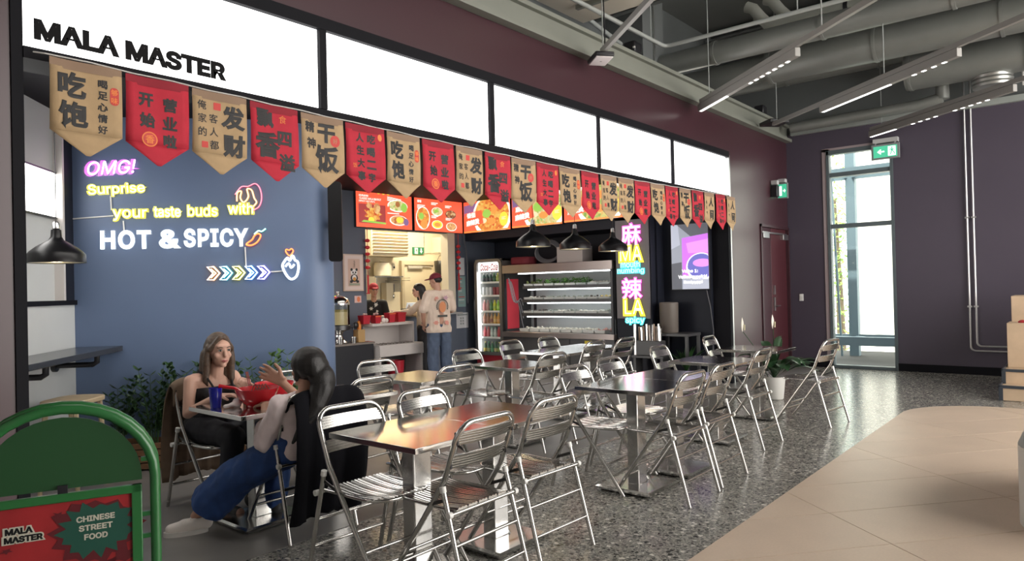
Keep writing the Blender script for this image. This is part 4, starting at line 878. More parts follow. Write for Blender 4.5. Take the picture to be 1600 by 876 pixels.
for si, kd, items, lab, h in rows:
    seen = {}
    nm = ['leftmost', 'second from the left', 'third from the left', 'fourth from the left', 'fifth from the left', 'rightmost']
    for i, (c_, cap, lc) in enumerate(items):
        o = bottle(kd, lab+', '+nm[i], c_, cap or (.5, .5, .5), h, .033, 'drinks on fridge shelf %s' % ['one', 'two', 'three', 'four', 'five', 'six'][si], lc)
        o.location = (9.40+.12, 4.28+.195-.083*i, SHZ[si])
# ------------------------------------------------------------------ open cooler
oc = thing('open_cooler', 'wide steel open cooler with lit shelves of ingredients under the pendants', 'cooler', (9.42, 2.81, 0))
hy = 1.13; bsteel = M('brown_steel', (.30, .26, .245), .3, metal=.8, var=.06, vs=3); dks = M('dark_panel', (.055, .055, .058), .4)
MB().box(.0, .78, -hy, hy, 0, .61).build('base', dks, oc, smooth=False)
for y in (-.28, .28): MB().box(-.006, .0, y-.006, y+.006, .03, .60).build('panel_joint', black_plastic, oc, smooth=False)
MB().box(-.008, -.001, -.72, -.58, .49, .585).build('price_note', M('yellow_note', (.62, .50, .03), .6), oc, smooth=False)
MB().box(-.04, .78, -hy-.02, hy+.02, .61, .70).build('counter_rail', bsteel, oc, bevel=.006)
MB().box(-.02, .80, -hy, hy, 1.715, 1.86).build('header', bsteel, oc, bevel=.006)
MB().box(.76, .80, -hy, hy, .70, 1.715).build('rear_panel', M('cooler_liner', (.55, .58, .58), .35), oc, smooth=False)
for y in (-hy, hy-.04): MB().box(-.01, .03, y, y+.04, .70, 1.715).build('post', black_plastic, oc, smooth=False)
MB().box(.03, .76, -hy, -hy+.02, .70, 1.715).build('end_glass', M('cooler_end', (.16, .17, .18), .2), oc, smooth=False)
MB().box(.03, .76, hy-.02, hy, .70, 1.715).build('end_panel', dks, oc, smooth=False)
CFr = frame((0, 0, 0), (1, 0, 0), (0, -1, 0))
MB().box(.08, .40, hy-.026, hy-.02, .74, 1.62).build('red_fridge_view', M('fridge_view_red', (.42, .03, .045), .4, es=.25, ec=(.5, .04, .06)), oc, smooth=False)  # stands in for the red fridge side seen through glass, slight glow added
sc = MB()
for ph in (0, .35, .7): sc.tube([(.12+.40*t, hy-.03, 1.55-.75*t*(.6+ph*.5)+.10*sin(9*t+ph*3)) for t in [k/12 for k in range(13)]], .010, 5)
sc.build('script_swirl', M('swirl_grey', (.42, .42, .44), .4), oc)
cled = glow('cooler_led', (.93, .98, 1.0), 5.5)
MB().box(.06, .10, -hy+.06, hy-.30, 1.695, 1.712).build('light_strip', cled, oc, smooth=False)
TZs = ((1.47, .12), (1.235, .10), (1.00, .08))
for z, x0 in TZs:
    MB().box(x0+.10, .76, -hy+.05, hy-.28, z-.015, z).build('shelf', steel, oc, smooth=False); MB().box(x0+.085, x0+.10, -hy+.05, hy-.28, z-.035, z+.02).build('price_rail', dks, oc, smooth=False)
    MB().box(x0+.13, x0+.17, -hy+.06, hy-.36, z-.055, z-.02).build('light_strip', cled, oc, smooth=False)
for y in (hy-.30, -hy+.05): MB().box(.50, .55, y-.012, y+.012, .70, 1.70).build('upright', black_plastic, oc, smooth=False)
tray_m = M('white_tray', (.66, .68, .66), .35); clr = M('clear_tray', (.75, .8, .8), .15, alpha=.55)
vegs = [M('leafy_green', (.10, .24, .05), .6, var=.4, vs=40), M('pale_green', (.34, .42, .16), .6, var=.35, vs=40), M('dark_mushroom', (.06, .05, .04), .6, var=.4, vs=40), M('tofu_white', (.66, .64, .56), .6, var=.15, vs=40), M('grey_fungus', (.22, .24, .20), .6, var=.3, vs=40), M('corn_yellow', (.62, .50, .18), .6, var=.2, vs=40), M('shrimp_pink', (.62, .34, .30), .5, var=.2, vs=40)]
def veg(n, w, d, h, seed, leafy):
    rnd = random.Random(seed); mb = MB()
    for _ in range(n):
        c_ = (rnd.uniform(-d, d), rnd.uniform(-w, w), rnd.uniform(.01, h))
        if leafy:
            a = Vector((rnd.uniform(-1, 1), rnd.uniform(-1, 1), rnd.uniform(0, 1.2))).normalized(); b = a.orthogonal().normalized(); s = rnd.uniform(.02, .04); p = Vector(c_)
            mb.add([p, p+a*s+b*s*.5, p+a*s*2.2, p+a*s-b*s*.5], [(0, 1, 2, 3)])
        else: mb.ell(c_, (rnd.uniform(.012, .024), rnd.uniform(.012, .03), rnd.uniform(.010, .018)), 6, 4)
    return mb
def tray(label, x, y, z, w, d, vi, seed, leafy, group, clear=False, hh=.06):
    t = thing('food_tray', label, 'tray', (x, y, z), 0, group)
    mb = MB(); mb.add([(sx*(d+o), sy*(w+o), zz) for zz, o in ((0, -.012), (.05, 0)) for sx, sy in ((-1, -1), (1, -1), (1, 1), (-1, 1))], [(0, 3, 2, 1)]+[(i, (i+1) % 4, 4+(i+1) % 4, 4+i) for i in range(4)])
    mb.build('tray', clr if clear else tray_m, t, smooth=False)
    o = veg(70 if leafy else 26, w*.85, d*.85, hh, seed, leafy).build('contents', vegs[vi], t, smooth=not leafy); o['kind'] = 'stuff'
rn = ['uppermost', 'second', 'third', 'bottom']; cn = ['leftmost', 'second from the left', 'third from the left', 'fourth from the left', 'fourth from the right', 'third from the right', 'second from the right', 'rightmost']
vplan = [[1, 0, 0, 0, 0, 0, 3, 3], [3, 2, 4, 4, 4, 4, 2, 5], [2, 2, 4, 3, 4, 3, 3, 4], [3, 3, 3, 3, 3, 3, 3, 6]]
for r_, (z, x) in enumerate(((1.475, .37), (1.24, .36), (1.005, .34), (.705, .22))):
    for k in range(8):
        y = 2.81+hy-.40-.222*k-.0
        tray(rn[r_]+' shelf food tray in the cooler, '+cn[k], 9.42+x, y, z, .10, .16, vplan[r_][k], r_*10+k, vplan[r_][k] in (0, 1), 'food trays on the %s cooler shelf' % rn[r_], r_ == 0 and k > 4, .11 if vplan[r_][k] == 0 else .065)
# things on top of the cooler
t = thing('storage_box', 'pale cardboard box on top of the open cooler', 'box', (9.75, 2.62, 1.862)); MB().box(-.15, .15, -.26, .26, 0, .27).build('carton', M('pale_card', (.42, .38, .36), .7), t, bevel=.004); MB().box(-.155, .155, -.03, .03, .268, .272).build('tape', M('brown_tape', (.3, .22, .15), .5), t, smooth=False)
t = thing('cable_coil', 'coiled grey cable hose lying on the open cooler', 'cable', (9.72, 3.18, 1.865)); mb = MB()
for k in range(4): mb.tube([(.02*k, .25*cos(a), .19+.015*k+.17*sin(a)) for a in [2*pi*i/24 for i in range(24)]], .016, 6, closed=True)
mb.build('hose', M('grey_hose', (.12, .12, .13), .5), t)
t = thing('red_bag', 'folded dark red bag lying on the cooler top beside the fridge', 'bag', (9.7, 3.68, 1.862)); MB().hprism(rrect(.34, .42, .1, 4), 0, .14).build('fabric', M('dark_red_fabric', (.16, .015, .025), .8), t, bevel=.03)
# ------------------------------------------------------------------ pink neon totem
np_ = thing('neon_totem', 'tall neon sign 麻 MA mouth numbing 辣 LA spicy on a grey panel', 'neon sign', (0, 0, 0))
MB().box(9.43, 9.455, 1.05, 1.62, .95, 2.46).build('back_panel', M('grey_panel', (.16, .145, .15), .45), np_, smooth=False)
MB().box(9.37, 9.40, 1.262, 1.305, 0, .87).build('pole', alu, np_, bevel=.004)
def neon(root, fr, items, d0=.012):
    """items: (text, a, z, w, h, jacket and halo material, core material, kw)"""
    for t, a, z, w, h, mj, mc, kw in items:
        kw = dict(kw); rot = kw.pop('rot', 0); ol = kw.pop('ol', None); oj = kw.pop('oj', .055); oc_ = kw.pop('oc', -.012); ob = kw.pop('ob', .08); back = kw.pop('back', True)
        tw, th = text_data(t, offset=0, **kw)[2:]
        sx, sy = w/tw, h/th
        def put(mb, off, d, ex):
            q = text_data(t, offset=off, outline=ex > .5, **kw)
            vs = []
            for v in q[0]:
                x, y = v.x*sx, v.y*sy; vs.append(fr((a+x*cos(rot)-y*sin(rot), d+v.z*sx, z+x*sin(rot)+y*cos(rot))))
            mb.add(vs, q[1])
        if back: mb = MB(); put(mb, ob, d0-.006, .01); mb.build('acrylic_backing', ACR, root, smooth=False)
        mb = MB(); put(mb, oj, d0+.004, 1 if ol else 0); mb.build('neon_jacket_halo', mj, root, smooth=False)  # jacket layer widened so its colour imitates the halo around the letters
        mb = MB(); put(mb, ol if ol else oc_, d0+.012, 1 if ol else 0); mb.build('neon_letters', mc, root, smooth=False)
ACR = M('clear_acrylic', (.8, .85, .9), .15, alpha=.16)
NPk = glow('neon_pink', (1.0, .10, .62), 1.7); NY = glow('neon_yellow', (.95, .82, .02), 1.25); NC = glow('neon_cyan', (.05, .72, .78), 1.25); NW = glow('neon_white', (.86, .95, 1.0), 1.6)
NCo = glow('neon_core_white', (1, .98, .97), 3.2); NCy = glow('neon_core_yellow', (1, .97, .62), 2.6); NCc = glow('neon_core_cyan', (.78, 1, 1), 2.2); NCp = glow('neon_core_pink', (1, .86, .97), 3.0)
NR = glow('neon_red', (1, .10, .05), 1.5); NO = glow('neon_orange', (1, .38, .06), 1.7); NM = glow('neon_magenta', (.85, .12, .85), 1.5); NV = glow('neon_violet', (.35, .28, 1), 1.5); NT = glow('neon_teal', (.10, .75, .55), 1.2)
I4 = frame((9.425, 0, 0), (0, -1, 0), (-1, 0, 0))
neon(np_, I4, [('麻', -1.33, 2.235, .33, .32, NPk, NCp, dict(back=False, oj=.045, oc=.0)), ('MA', -1.34, 1.94, .38, .22, NY, NCy, dict(oj=.07, back=False)),
    ('mouth', -1.355, 1.775, .33, .085, NC, NCc, dict(oj=.08, back=False)), ('numbing', -1.35, 1.675, .46, .10, NC, NCc, dict(oj=.08, back=False)),
    ('辣', -1.335, 1.41, .33, .31, NPk, NCp, dict(back=False, oj=.045, oc=.0)), ('LA', -1.31, 1.125, .32, .22, NY, NCy, dict(oj=.07, back=False)), ('spicy', -1.295, .92, .32, .115, NC, NCc, dict(oj=.08, back=False))])
# ------------------------------------------------------------------ wall neon over the women
def nthing(label): return thing('neon_sign', label, 'neon sign', (0, 0, 0))
t = nthing('pink neon sign reading OMG! on the blue wall, top left'); neon(t, BF, [('OMG!', -.44, 2.60, .40, .115, NM, NCp, dict(shear=.25, rot=.06, oj=.045, oc=0, ob=.06))])
t = nthing('yellow neon sign reading Surprise below the pink one'); neon(t, BF, [('Surprise', -.405, 2.405, .46, .105, NY, NCy, dict(rot=.05, oj=.05, oc=0))])
t = nthing('yellow neon sign reading your taste buds with across the blue wall'); neon(t, BF, [('your', -.30, 2.18, .28, .095, NY, NCy, dict(oj=.05, oc=0)), ('taste', .01, 2.205, .22, .085, NY, NCo, dict(oj=.05, oc=0)), ('buds', .305, 2.215, .25, .095, NY, NCy, dict(oj=.05, oc=0)), ('with', .63, 2.235, .215, .095, NY, NCy, dict(oj=.05, oc=0))])
t = nthing('white neon sign reading HOT & SPICY, largest letters on the blue wall'); neon(t, BF, [('HOT', -.34, 1.962, .40, .150, NW, NCo, dict(oj=.030, ol=.017, ob=.05, spacing=1.10)), ('&', .025, 1.965, .145, .15, NW, NCo, dict(oj=.032, ol=.02, ob=.05)), ('SPICY', .415, 1.972, .53, .150, NW, NCo, dict(oj=.030, ol=.017, ob=.05, spacing=1.10))])
def ntube(root, name, pts, mj, mc, r=.010, closed=False):
    P_ = [BF((a, .02, z)) for a, z in pts]
    MB().tube(P_, r, 6, closed).build(name, mj, root); MB().tube([Vector(p)+BN*.008 for p in P_], r*.55, 6, closed).build(name+'_core', mc, root)
def smoothp(pts, n=4, closed=False):
    out = []; k = len(pts)
    for i in range(k if closed else k-1):
        p0 = pts[i-1] if (i or closed) else pts[0]; p1 = pts[i]; p2 = pts[(i+1) % k]; p3 = pts[(i+2) % k] if (i+2 < k or closed) else pts[-1]
        for j in range(n):
            t_ = j/n; out.append(tuple(.5*((2*p1[c])+(-p0[c]+p2[c])*t_+(2*p0[c]-5*p1[c]+4*p2[c]-p3[c])*t_*t_+(-p0[c]+3*p1[c]-3*p2[c]+p3[c])*t_**3) for c in (0, 1)))
    if not closed: out.append(pts[-1])
    return out
t = nthing('red and orange neon flame beside the word with'); 
ntube(t, 'flame_tube', smoothp([(.60, 2.30), (.605, 2.375), (.64, 2.39), (.63, 2.33), (.66, 2.29), (.70, 2.34), (.69, 2.41), (.73, 2.40), (.75, 2.33), (.77, 2.29), (.74, 2.25)]), NO, glow('neon_core_orange', (1, .75, .4), 2.2), .008)
ntube(t, 'outline_tube', smoothp([(.585, 2.36), (.64, 2.43), (.70, 2.435), (.76, 2.46), (.80, 2.42), (.815, 2.33), (.79, 2.25), (.73, 2.215)]), glow('neon_crimson', (.95, .05, .20), 1.4), glow('neon_core_crimson', (1, .35, .4), 1.6), .006)
t = nthing('orange and teal neon chili pepper after SPICY'); ntube(t, 'pepper_tube', smoothp([(.675, 1.905), (.72, 1.90), (.77, 1.93), (.80, 1.985), (.775, 2.005), (.745, 1.985), (.725, 1.95), (.69, 1.925)], closed=True), NR, NO, .008, True)
ntube(t, 'stem_tube', smoothp([(.745, 2.0), (.78, 2.03), (.81, 2.025), (.845, 2.05)]), NT, NCc, .008)
ar = nthing('row of five coloured neon chevrons pointing right'); CHV = [(NO, NCo), (NC, NCo), (NY, NCy), (glow('neon_blue', (.1, .45, 1), 1.5), NCo), (NV, NCo)]
for k, (mj, mc) in enumerate(CHV):
    a0 = .335+.108*k; ntube(ar, 'chevron', [(a0, 1.71), (a0+.055, 1.71), (a0+.105, 1.652), (a0+.055, 1.592), (a0, 1.592), (a0+.05, 1.652)], mj, mc, .009, True); ntube(ar, 'chevron_inner', [(a0+.03, 1.69), (a0+.075, 1.652), (a0+.03, 1.612)], mj, mc, .008)
hd = nthing('white neon hand making a small heart, right end of the blue wall')
ntube(hd, 'hand_tube', smoothp([(.985, 1.70), (1.0, 1.745), (1.03, 1.78), (1.05, 1.755), (1.075, 1.80), (1.095, 1.76), (1.12, 1.74), (1.125, 1.68), (1.105, 1.61), (1.06, 1.585), (1.02, 1.62)], closed=True), NW, NCo, .012, True)
ntube(hd, 'finger_tube', smoothp([(1.01, 1.70), (1.04, 1.73), (1.06, 1.69), (1.09, 1.72)]), NW, NCo, .010); ntube(hd, 'heart_tube', smoothp([(1.05, 1.80), (1.018, 1.835), (1.022, 1.858), (1.046, 1.85), (1.066, 1.863), (1.082, 1.84)], closed=True), NR, NO, .007, True)
for k, (p_, lab) in enumerate(((((-.46, 2.35), (-.455, 2.225)), 'short upright white cable between Surprise and the line below'), (((-.36, 2.13), (-.355, 2.04)), 'short upright white cable down to HOT'), (((.66, 1.885), (.665, 1.71)), 'short upright white cable down to the chevrons'), (((-.775, 2.15), (-.44, 2.175)), 'level white cable from the wall corner to your'), (((.88, 1.655), (.985, 1.66)), 'level white cable between the chevrons and the hand'))):
    a0, a1 = p_; q = MB().tube([BF((a0[0], .008, a0[1])), BF((a1[0], .008, a1[1]))], .0065, 6); tag(q.build('neon_cable', white_plastic), lab, 'cable')
# ------------------------------------------------------------------ wall screen, basket, lampshade
tv = thing('wall_screen', 'portrait screen with purple bowl picture on the dark wall by the pillar', 'screen', (9.79, .535, 1.865))
TF = frame((0, 0, 0), (0, -1, 0), (-1, 0, 0))
MB().box(-.05, .0, -.305, .305, -.495, .495).build('casing', black_plastic, tv, bevel=.004)
SCm = [glow('screen_grey', (.30, .33, .40), .75), glow('screen_purple', (.55, .12, .72), 1.0), glow('screen_pink', (.72, .25, .85), 1.0), glow('screen_blue', (.10, .10, .50), .9), glow('screen_white', (.9, .88, .95), 1.0), glow('screen_dark', (.07, .08, .11), .6), glow('screen_pale', (.45, .48, .58), .8)]
m2 = MB(); fr2 = frame((-.0515, 0, 0), (0, -1, 0), (-1, 0, 0))
fl2(m2, fr2, rect(-.295, -.485, .295, .485), 0, 0); fl2(m2, fr2, [(-.295, .485), (-.18, .485), (-.15, .18), (-.295, .12)], 6, .001); fl2(m2, fr2, [(-.20, .485), (.295, .485), (.295, .33), (.02, .30)], 5, .001)
fl2(m2, fr2, [(-.12, .28), (.295, .33), (.295, -.32), (-.12, -.32)], 1, .0014); fl2(m2, fr2, [(-.05, .20), (.295, .25), (.295, .05), (-.02, .05)], 2, .002)
fl2(m2, fr2, [(.18+.24*cos(a), -.16+.21*sin(a)) if .18+.24*cos(a) < .295 else (.295, -.16+.21*sin(a)) for a in [2*pi*k/28 for k in range(28)]], 4, .0026)
fl2(m2, fr2, [(min(.295, .18+.215*cos(a)), -.15+.185*sin(a)) for a in [2*pi*k/28 for k in range(28)]], 3, .0032); fl2(m2, fr2, [(min(.295, .20+.15*cos(a)), -.10+.06*sin(a)) for a in [2*pi*k/20 for k in range(20)]], 2, .0038)
fl2(m2, fr2, [(-.295, -.10), (-.13, -.08), (-.13, -.485), (-.295, -.485)], 5, .0042); fl2(m2, fr2, rect(-.12, -.485, .295, -.34), 6, .0042)
m2.build('display', SCm, tv, smooth=False)
m3 = MB(); put_text(m3, 'Vaihe 1:', fr2, .0, -.215, w=.26, h=.05, depth=.005, offset=.03); put_text(m3, 'Valitse suosikki', fr2, .04, -.30, w=.46, h=.055, depth=.005, offset=.03); put_text(m3, 'lientyyppi', fr2, .05, -.385, w=.30, h=.055, depth=.005, offset=.03); m3.build('lettering', glow('screen_lettering', (1, .98, 1), 1.2), tv, smooth=False)
MB().tube([(-.02, -.24, -.5), (-.015, -.29, -.75), (-.015, -.33, -1.1), (-.015, -.30, -1.6)], .007, 6).build('cable', M('grey_cable', (.10, .10, .11), .5), tv)
ls = thing('round_bin', 'dull brown cylindrical bin on the dark side table under the wall screen', 'bin', (9.55, .80, .74)); MB().lathe([(.125, 0), (.135, .02), (.14, .44), (.13, .45), (.125, .44), (.115, .02), (0, .02)], 24).build('drum', M('brown_drum', (.13, .11, .095), .5), ls)
sd = thing('side_table', 'small dark side table under the wall screen', 'table', (9.55, .68, 0)); MB().box(-.22, .22, -.28, .30, .70, .74).build('table_top', dks, sd, bevel=.004)
for sx in (-1, 1):
    for sy in (-1, 1): MB().box(sx*.19-.02, sx*.19+.02, sy*.25-.02, sy*.25+.02, 0, .70).build('leg', dks, sd, smooth=False)
bk = thing('cutlery_basket', 'dark basket of chopsticks and tongs on the side table', 'basket', (9.40, 1.03, .45)); MB().box(-.09, .09, -.20, .20, 0, .22).build('basket', dks, bk, bevel=.01)
bk.location = (9.25, .95, .42)
stnd = thing('basket_stand', 'low dark stand under the cutlery basket', 'stand', (9.25, .95, 0)); MB().box(-.12, .12, -.26, .26, .385, .42).build('top', dks, stnd, bevel=.004)
for sy in (-1, 1): MB().box(-.10, .10, sy*.22-.02, sy*.22+.02, 0, .385).build('leg', dks, stnd, smooth=False)
rnd = random.Random(3); cm = [M('wood_handle', (.48, .33, .24), .5), M('pale_handle', (.62, .52, .45), .45), steel]
for k in range(14):
    y = -.17+.026*k; t = thing('serving_tool', ('steel' if k >= 11 else ['reddish wooden', 'pale wooden', 'steel'][k % 3])+' serving tool in the cutlery basket, number %s from the left' % ['one', 'two', 'three', 'four', 'five', 'six', 'seven', 'eight', 'nine', 'ten', 'eleven', 'twelve', 'thirteen', 'fourteen'][k], 'utensil', (9.25+rnd.uniform(-.05, .05), .95-y, .44), 0, 'serving tools in the basket')
    tl = rnd.uniform(-.03, .03); MB().tube([(0, 0, .01), (tl*.5, tl*.4, .30), (tl, tl, .40+rnd.uniform(-.03, .05))], [.009, .012, .014], 7).build('handle', cm[k % 3] if k < 11 else steel, t)
# ------------------------------------------------------------------ people
skin1 = M('fair_skin', (.56, .34, .26), .45, var=.04, vs=20, spec=.35); skin2 = M('warm_skin', (.46, .26, .185), .45, var=.04, vs=20, spec=.35)
hair_br = M('brown_hair', (.080, .050, .032), .5, var=.3, vs=60, bump=.2, bs=140); hair_dk = M('dark_hair', (.008, .0065, .0065), .5, var=.2, vs=60, bump=.2, bs=140)
lipm = M('lip_skin', (.42, .14, .13), .4); eyem = M('eye_dark', (.02, .015, .012), .2); eyew = M('eye_white', (.55, .52, .50), .3)
def cap_(a, b, ra, rb): return ('c', a, b, ra, rb)
def ell_(c, r, rot=None): return ('e', c, r, rot)
def organic(name, prims, vox, mat, parent=None, cuts=(), it=3, grow=0.0, fold=0.0, seed=0):
    mb = MB()
    for p in prims:
        if p[0] == 'c':
            a, b, ra, rb = Vector(p[1]), Vector(p[2]), p[3]+grow, p[4]+grow; d = b-a
            L = max(d.length, 1e-4); d /= L; n = 12; pts = []; R = []
            for k in range(6): t = -pi/2+pi/2*k/5; pts.append(a+d*(sin(t)*ra)); R.append(max(.001, cos(t)*ra))
            for k in range(6): t = pi/2*k/5; pts.append(b+d*(sin(t)*rb)); R.append(max(.001, cos(t)*rb))
            mb.tube(pts, R, n)
        else:
            r = p[2] if isinstance(p[2], (tuple, list)) else (p[2],)*3
            mb.ell(p[1], tuple(q+grow for q in r), 16, 10, p[3] if len(p) > 3 else None)
    me = mb.mesh('tmp', mat, smooth=False); o = bpy.data.objects.new('tmp', me); COL.objects.link(o)
    m = o.modifiers.new('r', 'REMESH'); m.mode = 'VOXEL'; m.voxel_size = vox
    m2 = o.modifiers.new('s', 'SMOOTH'); m2.factor = .5; m2.iterations = it
    dg = bpy.context.evaluated_depsgraph_get(); out = bpy.data.meshes.new_from_object(o.evaluated_get(dg)); bpy.data.objects.remove(o)
    bm = bmesh.new(); bm.from_mesh(out)
    if fold:
        from mathutils import noise
        for v in bm.verts:
            v.co += v.normal*fold*(noise.noise(Vector((v.co.x*14+seed, v.co.y*14, v.co.z*7)))+.5*noise.noise(Vector((v.co.x*30, v.co.y*30+seed, v.co.z*16))))
    for P_, N_ in cuts:
        g_ = bm.verts[:]+bm.edges[:]+bm.faces[:]
        r = bmesh.ops.bisect_plane(bm, geom=g_, plane_co=P_, plane_no=N_, clear_outer=True)
        e_ = [e for e in r['geom_cut'] if isinstance(e, bmesh.types.BMEdge)]
        if e_:
            try: bmesh.ops.contextual_create(bm, geom=e_)
            except Exception: pass
    bm.to_mesh(out); bm.free(); out.name = name
    out.materials.clear(); out.materials.append(mat)
    out.polygons.foreach_set('use_smooth', [True]*len(out.polygons)); out.set_sharp_from_angle(angle=1.2)
    return link(name, out, parent)
def hand(wrist, f, n, side, curl=.5, s=1.0, sp=3):
    """wrist point, finger direction f, palm normal n, side +-1 for the thumb along f x n"""
    w = Vector(wrist); f = Vector(f).normalized(); n = Vector(n); n = (n-f*n.dot(f)).normalized(); t = f.cross(n)*side
    out = []
    for k in (-.024, -.008, .008, .024): out.append(cap_(w+t*k*.6*s, w+f*.085*s+t*k*s, .015*s, .0135*s))
    for k, L in ((-.029, .052), (-.010, .066), (.010, .072), (.029, .064)):
        p0 = w+f*.085*s+t*k*s; a1 = curl; d1 = f*cos(a1)+n*sin(a1); d2 = f*cos(a1*2.2)+n*sin(a1*2.2); d1 = (d1+t*k*sp).normalized()
        p1 = p0+d1*L*.52*s; p2 = p1+d2*L*.5*s
        out += [cap_(p0, p1, .0088*s, .0082*s), cap_(p1, p2, .0082*s, .0068*s)]
    b0 = w+f*.025*s+t*.022*s; b1 = b0+(f*.55+t*.75+n*.25).normalized()*.045*s; b2 = b1+(f*.8+t*.35+n*.35).normalized()*.034*s
    out += [cap_(b0, b1, .0125*s, .0105*s), cap_(b1, b2, .0105*s, .0082*s)]
    return out
def head(c, yaw=0.0, pitch=0.0, s=1.0):
    """c: centre of the skull; yaw about z, pitch nods down; returns prims and a mapper for the features"""
    R = (Matrix.Rotation(yaw, 3, 'Z') @ Matrix.Rotation(-pitch, 3, 'X')); c = Vector(c)
    T = lambda p: c+R @ (Vector(p)*s)
    pr = [ell_(T((0, 0, .0)), (.073*s, .092*s, .092*s), R), ell_(T((0, .034, -.055)), (.056*s, .060*s, .068*s), R), ell_(T((0, .072, -.105)), (.024*s, .020*s, .018*s), R),
          cap_(T((0, .088, .002)), T((0, .104, -.036)), .008*s, .0125*s), ell_(T((0, .083, -.072)), (.022*s, .015*s, .012*s), R), ell_(T((0, .074, .025)), (.05*s, .020*s, .014*s), R)]
    for x in (-1, 1): pr += [ell_(T((x*.073, -.002, -.022)), (.010*s, .020*s, .030*s), R), ell_(T((x*.040, .062, -.040)), (.020*s, .020*s, .020*s), R)]
    return pr, T, R
def face(root, T, R, s=1.0, brow=None):
    for x in (-1, 1):
        MB().ell(T((x*.030, .085, -.002)), (.0135*s, .008*s, .0075*s), 10, 6, R).build('eye', eyew, root)
        MB().ell(T((x*.030, .0915, -.002)), (.0062*s, .003*s, .0062*s), 10, 6, R).build('iris', eyem, root)
        MB().tube([T((x*.014, .094, .017)), T((x*.032, .092, .022)), T((x*.05, .080, .016))], .0032*s, 6).build('eyebrow', brow or hair_br, root)
        MB().tube([T((x*.017, .0925, .004)), T((x*.030, .094, .007)), T((x*.044, .086, .002))], .0022*s, 6).build('eyelash', hair_dk, root)
    MB().tube([T((-.022, .092, -.071)), T((-.008, .0985, -.068)), T((0, .099, -.0695)), T((.008, .0985, -.068)), T((.022, .092, -.071))], [.002*s, .0042*s, .0045*s, .0042*s, .002*s], 7).tube([T((-.018, .092, -.076)), T((0, .0985, -.079)), T((.018, .092, -.076))], [.002*s, .0052*s, .002*s], 7).build('lips', lipm, root)
# ---- fair haired woman, seated beyond the table, facing -y
w1 = thing('person', 'seated woman with long brown hair and black strappy top, eating at the red bowls', 'person', (2.43, .60, 0), pi+.10)
hp, T1, R1 = head((.0, .055, 1.085), yaw=-.16, pitch=.10)
arms1 = [cap_((.165, -.03, .872), (.215, .02, .665), .043, .036), cap_((.215, .02, .665), (.125, .235, .785), .036, .025), cap_((-.165, -.03, .872), (-.225, .06, .685), .043, .036), cap_((-.225, .06, .685), (-.085, .235, .835), .036, .025)]
h1 = hand((.125, .235, .787), (-.6, .75, .0), (0, .1, -1), -1, .35) + hand((-.085, .235, .838), (.45, .55, .35), (.6, .2, -.75), 1, .75)
body1 = hp+[cap_((0, .005, .86), (0, .03, .99), .052, .046), ell_((0, -.03, .80), (.150, .100, .13)), cap_((-.13, -.035, .872), (.13, -.035, .872), .05, .05), cap_((0, -.06, .56), (0, -.035, .74), .125, .118), ell_((0, -.10, .545), (.165, .13, .10)),
    ell_((.065, .045, .775), (.058, .055, .058)), ell_((-.065, .045, .775), (.058, .055, .058))]+arms1+h1
for s_ in (-1, 1): body1 += [cap_((s_*.085, -.06, .535), (s_*.095, .34, .515), .088, .064), cap_((s_*.095, .34, .515), (s_*.10, .28, .10), .058, .04), cap_((s_*.10, .26, .055), (s_*.11, .42, .035), .04, .03)]
organic('body', body1, .0062, skin1, w1, it=2)
face(w1, T1, R1)
top1 = [ell_((0, -.03, .79), (.150, .100, .13)), cap_((0, -.06, .56), (0, -.035, .74), .125, .118), ell_((0, -.10, .545), (.165, .13, .10)), ell_((.065, .045, .775), (.058, .055, .058)), ell_((-.065, .045, .775), (.058, .055, .058))]
cami = M('black_jersey', (.010, .010, .013), .7)
organic('camisole', top1, .009, cami, w1, cuts=[(Vector((0, .08, .828)), Vector((0, -.10, 1)).normalized())], grow=.009)
for s_ in (-1, 1): MB().tube([(s_*.070, .105, .81), (s_*.078, .082, .845), (s_*.092, .022, .915), (s_*.098, -.035, .930), (s_*.092, -.10, .895), (s_*.075, -.15, .82)], .0075, 6).build('strap', cami, w1)
sk = []
for s_ in (-1, 1): sk += [cap_((s_*.085, -.06, .535), (s_*.095, .345, .515), .098, .076), cap_((s_*.095, .345, .515), (s_*.10, .28, .14), .074, .07)]
organic('trousers', sk+[ell_((0, -.10, .545), (.175, .14, .11)), cap_((-.09, .2, .52), (.09, .2, .52), .07, .07)], .011, M('black_trousers', (.012, .012, .018), .75), w1, fold=.006)
for s_ in (-1, 1): organic('shoe', [cap_((s_*.10, .24, .045), (s_*.11, .40, .035), .046, .036), cap_((s_*.10, .24, .03), (s_*.11, .42, .022), .04, .024)], .008, M('dark_shoe', (.02, .02, .022), .5), w1)
hr = [ell_(T1((0, -.022, .022)), (.083, .092, .090), R1), cap_(T1((0, -.06, .0)), T1((0, -.075, -.20)), .078, .062)]
for s_ in (-1, 1): hr += [cap_(T1((s_*.075, .0, .01)), T1((s_*.088, .005, -.10)), .024, .026), cap_(T1((s_*.084, .0, -.10)), T1((s_*.092, .012, -.215)), .027, .022), cap_(T1((s_*.092, .012, -.215)), T1((s_*.082, .03, -.265)), .020, .006), cap_(T1((s_*.055, -.05, -.05)), T1((s_*.07, -.055, -.22)), .05, .045)]
hr += [cap_(T1((.02, .05, .082)), T1((.074, .030, .0)), .018, .018), cap_(T1((-.01, .05, .082)), T1((-.074, .030, .0)), .018, .018)]
organic('hair', hr, .007, hair_br, w1, it=2, fold=.004)
# chopsticks in her hand
t = thing('chopsticks', 'pair of dark red chopsticks held by the fair haired woman', 'chopsticks', (0, 0, 0))
for k in (0, .012): MB().tube([(2.52-k, .325, .925), (2.475-k, .195, .815)], [.0042, .0028], 6).build('stick', M('lacquer_red', (.20, .02, .03), .35), t)
